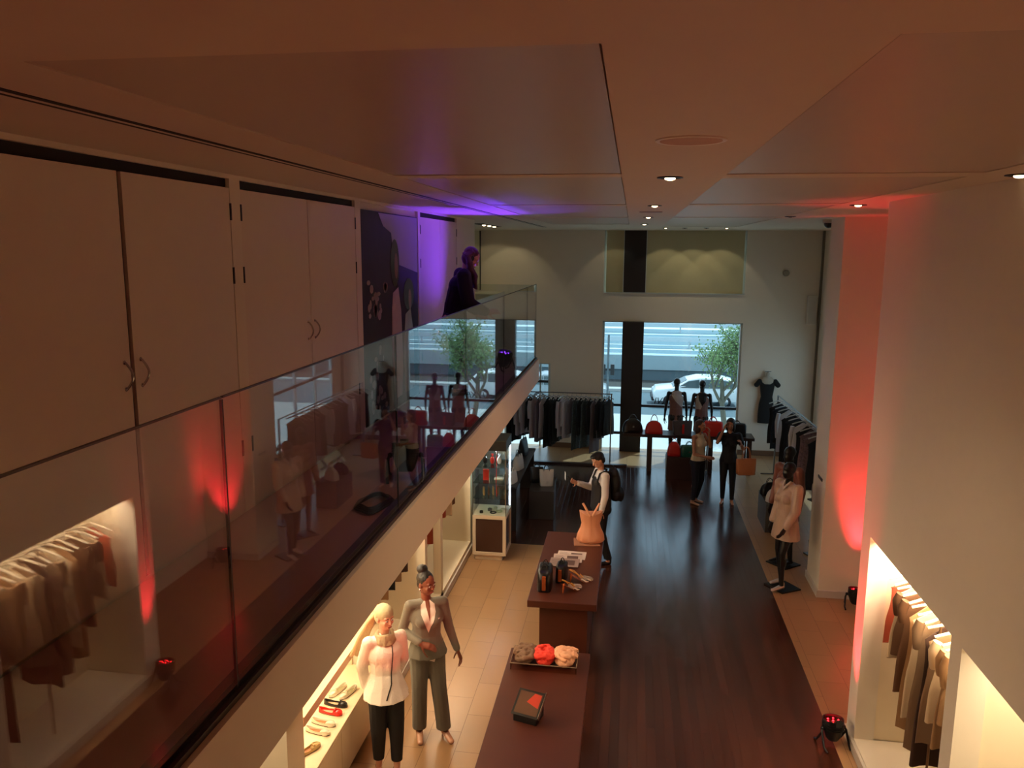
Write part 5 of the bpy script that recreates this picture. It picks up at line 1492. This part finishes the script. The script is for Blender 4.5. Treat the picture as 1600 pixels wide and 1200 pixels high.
def flat_shoe(label, loc, rz, m, bow=None, lining=None, grp=None):
    t = top('ballet_flat', label, 'shoe', loc, rz, grp)
    def outline(sc, k=24):
        pts = []
        for i in range(k):
            a = 2 * PI * i / k
            y = math.sin(a) * .12
            w = .036 + .008 * math.sin(a) - .004 * math.cos(2 * a)
            pts.append((math.cos(a) * w * sc, y * sc))
        return pts
    mk('sole', MB().prism(outline(1.0), 0, .008), mat('sole_brown', (90, 60, 40), .6), t, smooth=False)
    o = outline(1.0); o2 = outline(.88); n = len(o)
    b = MB(); rs = []
    def zt(y): return .030 + .022 * max(0, (y - .03) / .09) * (1 - max(0, (y - .03) / .09)) * 2 + .02 * max(0, (-y - .04) / .08)
    r0 = [(p[0], p[1], .008) for p in o]; r1 = [(p[0] * .98, p[1] * .985, zt(p[1])) for p in o]; r2 = [(p[0] * .9, p[1] * .93, zt(p[1]) - .002) for p in o]; r3 = [(p[0] * .88, p[1] * .9, .011) for p in o]
    mk('upper', b.loft([r0, r1, r2, r3]), m, t, ang=60)
    # toe cap
    tc_ = MB()
    tc_.ell((0, .070, .014), (.036, .048, .026)); 
    mk('toe_cap', tc_, m, t)
    mk('insole', MB().prism([(p[0] * .88, p[1] * .9) for p in o], .008, .013), lining or mat('insole_tan', (176, 116, 70), .6), t, smooth=False)
    if bow:
        bw = MB(); bw.ell((-.012, .045, .045), (.012, .010, .008)); bw.ell((.012, .045, .045), (.012, .010, .008)); bw.ell((0, .045, .046), (.005, .006, .006))
        mk('bow', bw, bow, t)
z_ = .57
g_ = 'flat shoes on the shoe bench'
LIN = mat('insole_pale', (206, 176, 140), .6)
IV = mat('ivory_patent', (228, 218, 196), .3)
flat_shoe('ivory ballet flat, left one of the far pair on the bench', (-2.66, 6.72, z_), PI - .35, IV, IV, mat('insole_olive', (150, 140, 96), .6), g_)
flat_shoe('ivory ballet flat, right one of the far pair on the bench', (-2.55, 6.70, z_), PI - .35, IV, IV, mat('insole_olive', (150, 140, 96)), g_)
flat_shoe('black ballet flat with bow beside the red one', (-2.60, 6.50, z_), -PI/2 - .12, LBK, LBK, LIN, g_)
flat_shoe('red ballet flat with bow on the bench', (-2.60, 6.37, z_), -PI/2 - .12, mat('red_patent', (220, 40, 30), .25), mat('red_patent', (220, 40, 30)), LIN, g_)
flat_shoe('cream loafer with tan lining nearer the red flat', (-2.60, 6.20, z_), -PI/2 - .15, IV, None, None, g_)
flat_shoe('cream loafer with tan lining nearer the camera', (-2.60, 6.07, z_), -PI/2 - .15, IV, None, None, g_)
flat_shoe('gold flat shoe at the near end of the bench', (-2.57, 5.80, z_), -.5, mat('gold_flat', (190, 160, 110), .35, metal=.4), mat('gold_flat', (190, 160, 110)), None, g_)
# ------------------------------------------------------------------ the street outside, one storey lower
G = -3.4
struct('ground_pavement', MB().box(-30, 30, 19.2, 39.2, G - .2, G + .12).box(4.5, 30, -10, 19.2, G - .2, G + .12), mat('pavement_concrete', (190, 190, 186), .8, noise_scale=2))
struct('ground_road', MB().box(-60, 60, 39.2, 46.2, G - .2, G), mat('asphalt_road', (88, 104, 110), .8, noise_scale=3))
struct('ground_kerb', MB().box(-60, 60, 46.2, 46.9, G - .2, G + .16), mat('kerb_concrete', (190, 190, 186), .8))
struct('ground_gravel', MB().box(-60, 60, 46.9, 50.0, G - .2, G + .1), mat('gravel_bed', (70, 66, 62), .95, noise_amt=.7, noise_scale=14))
struct('wall_street', MB().box(-60, 60, 50.0, 50.4, G, -2.62), mat('street_wall_grey', (92, 108, 114), .8))
struct('wall_street_parapet', MB().box(-60, 60, 49.9, 50.5, -2.62, -1.72), mat('parapet_concrete', (158, 176, 180), .8, noise_scale=1.5))
deck = MB().box(-80, 80, 50.5, 140, -2.5, -1.95)
struct('ground_highway', deck, mat('highway_concrete', (104, 132, 142), .8, noise_amt=.15, noise_scale=.4))
rnd = random.Random(4)
for i, (y, w_) in enumerate(((52.2, .25), (54.6, .5), (57.2, .3), (61, 1.1), (64.5, .5), (69, 1.6), (74, .8), (80, 2.0), (88, 1.2))):
    struct('ground_lane_paint', MB().box(-80, 80, y, y + w_, -1.95, -1.93), mat('lane_paint', (214, 228, 230), .7))
for i, (y, lab) in enumerate(((55.8, 'pale steel guard rail nearest behind the street parapet'), (66.5, 'pale steel guard rail in the middle of the highway'), (77.5, 'pale steel guard rail far across the highway'))):
    t = top('guard_rail', lab, 'guard rail', (4, y, -1.95))
    mk('rail_beam', MB().box(-40, 36, -.04, .04, .45, .75), mat('galvanised_steel', (196, 206, 208), .5), t, smooth=False)
    ps = MB()
    for k in range(-9, 10): mk('post', MB().box(k*4-.06, k*4+.06, .04, .14, 0, .7), mat('galvanised_steel', (196, 206, 208)), t, smooth=False)
# far cars as plain pale vehicles
def car(label, loc, rz, m, taxi=False):
    t = top('car', label, 'car', loc, rz)
    prof = [(-2.25, .42), (-2.28, .72), (-2.1, .92), (-1.25, 1.02), (-.55, 1.42), (.1, 1.55), (1.3, 1.56), (1.95, 1.40), (2.22, 1.0), (2.27, .5), (2.2, .35), (-2.15, .32)]
    rs = []
    for (x, sc_, dz) in ((-.90, .94, 0), (-.84, 1.0, 0), (.84, 1.0, 0), (.90, .94, 0)):
        rs.append([(p[0] * (sc_ if p[1] < 1.1 else sc_ * .96), x * (1 if p[1] < 1.05 else .84), p[1]) for p in prof])
    mk('car_body', MB().loft(rs), m, t, ang=30, bevel=.02)
    gw = MB()
    for s in (1, -1):
        gw.prism([(-1.05, 1.04), (-.45, 1.40), (.08, 1.48), (.08, 1.04)], s * .80, s * .87, 'y')
        gw.prism([(.16, 1.04), (.16, 1.48), (1.15, 1.49), (1.15, 1.04)], s * .80, s * .87, 'y')
        gw.prism([(1.23, 1.04), (1.23, 1.48), (1.75, 1.38), (1.98, 1.04)], s * .80, s * .87, 'y')
    mk('side_windows', gw, mat('car_glass', (60, 80, 84), .1, spec=.8), t, smooth=False)
    mk('windscreen', MB().loft([[(-1.24, -.70, 1.035), (-1.24, .70, 1.035), (-1.20, .70, 1.03), (-1.20, -.70, 1.03)], [(-.56, -.64, 1.43), (-.56, .64, 1.43), (-.5, .64, 1.42), (-.5, -.64, 1.42)]]), mat('car_glass', (60, 80, 84)), t, smooth=False)
    for (x, s) in ((-1.42, 1), (-1.42, -1), (1.4, 1), (1.4, -1)):
        w = mk('wheel', MB().cyl((x, s*.72, .33), (x, s*.93, .33), .33, n=28), M_blk, t, bevel=.02)
        mk('hub_cap', MB().cyl((x, s*.925, .33), (x, s*.945, .33), .20, .17, n=20), M_chrome, w)
    mk('headlights', MB().ell((-2.2, .66, .74), (.08, .16, .09)).ell((-2.2, -.66, .74), (.08, .16, .09)), mat('headlamp', (220, 230, 232), .1), t)
    mk('bumper', MB().box(-2.34, -2.2, -.8, .8, .30, .52), M_blkm, t, smooth=False, bevel=.03)
    return t
car('white car parked on the road behind the window mannequins', (3.5, 42.9, G), 0.03, mat('car_white', (236, 238, 236), .25, coat=.6))
car('silver car at the left edge of the shop window, partly behind the dark pier', (-3.35, 42.6, G), PI + .02, mat('car_silver', (150, 158, 160), .3, metal=.3, coat=.5))
# sign post
t = top('street_sign_post', 'slim pole with a double lamp box seen left of the dark pier', 'sign post', (-.98, 36.5, G + .12))
mk('pole', MB().cyl((0, 0, 0), (0, 0, 4.2), .05), mat('pole_grey', (90, 100, 104), .5), t)
for s in (-1, 1): mk('signal_box', MB().box(s*.20-.09, s*.20+.09, -.1, .1, 2.35, 2.85), M_blk, t, smooth=False, bevel=.02)
mk('cross_bar', MB().box(-.2, .2, -.03, .03, 2.55, 2.65), M_blk, t, smooth=False)
# tree
tree = top('street_tree', 'young leafy tree on the pavement at the right side of the shop window', 'tree', (4.35, 36.5, G + .12))
BARK = mat('tree_bark', (96, 92, 78), .9, noise_amt=.3, bump=.5, bump_scale=30)
rt = random.Random(21)
wood = MB(); tips = []
def grow(p, d, r, L, depth):
    pts = [p]; rr = [r]
    q = p.copy(); dd = d.copy()
    n = 4
    for k in range(n):
        dd = (dd + Vector((rt.uniform(-.18, .18), rt.uniform(-.18, .18), rt.uniform(-.02, .14)))).normalized()
        q = q + dd * L / n
        pts.append(q.copy()); rr.append(r * (1 - .4 * (k + 1) / n))
        if depth <= 2: tips.append((q.copy(), depth))
    wood.tube(pts, rr, 7 if depth > 2 else 5)
    if depth == 0: return
    for k in range(3 if depth > 1 else 4):
        a = rt.uniform(0, 2 * PI)
        side = Vector((math.cos(a), math.sin(a), rt.uniform(.1, .8))).normalized()
        nd = (dd * .75 + side * .8).normalized()
        st = pts[rt.choice((2, 3, 4))]
        grow(st, nd, r * .55, L * rt.uniform(.62, .8), depth - 1)
grow(Vector((0, 0, 0)), Vector((-.05, 0, 1)), .14, 2.35, 4)
mk('trunk_and_branches', wood, BARK, tree)
lf = MB()
for (q, dp) in tips:
    for k in range(5 if dp else 8):
        c = q + Vector((rt.gauss(0, .2), rt.gauss(0, .2), rt.gauss(0, .2)))
        a = Vector((rt.uniform(-1, 1), rt.uniform(-1, 1), rt.uniform(-1, 1))).normalized(); b_ = a.orthogonal().normalized()
        s_ = rt.uniform(.025, .05)
        lf.add([c - a*s_*1.5, c + b_*s_, c + a*s_*1.5, c - b_*s_], [(0, 1, 2, 3)])
mk('foliage', lf, mat('spring_leaves', (110, 136, 80), .7, noise_amt=.3, noise_scale=4), tree, smooth=False)
tag([o for o in tree.children if o.name.startswith('foliage')][0], kind='stuff')
# lettering strokes on the window pane
tx_ = bpy.data.curves.new('window_lettering', 'FONT'); tx_.body = 'IVXI'; tx_.size = .22; tx_.shear = .25; tx_.extrude = .002
to_ = bpy.data.objects.new('window_lettering', tx_); C.objects.link(to_)
dg = bpy.context.evaluated_depsgraph_get()
me = bpy.data.meshes.new_from_object(to_.evaluated_get(dg)); bpy.data.objects.remove(to_)
me.transform(Matrix.Translation((.58, 18.965, 1.14)) @ Matrix.Rotation(PI/2, 4, 'X'))
me.transform(Matrix.Translation((-w1.location.x, -w1.location.y, -w1.location.z)))
o = mk('window_lettering', me, M_blk, w1, smooth=False)
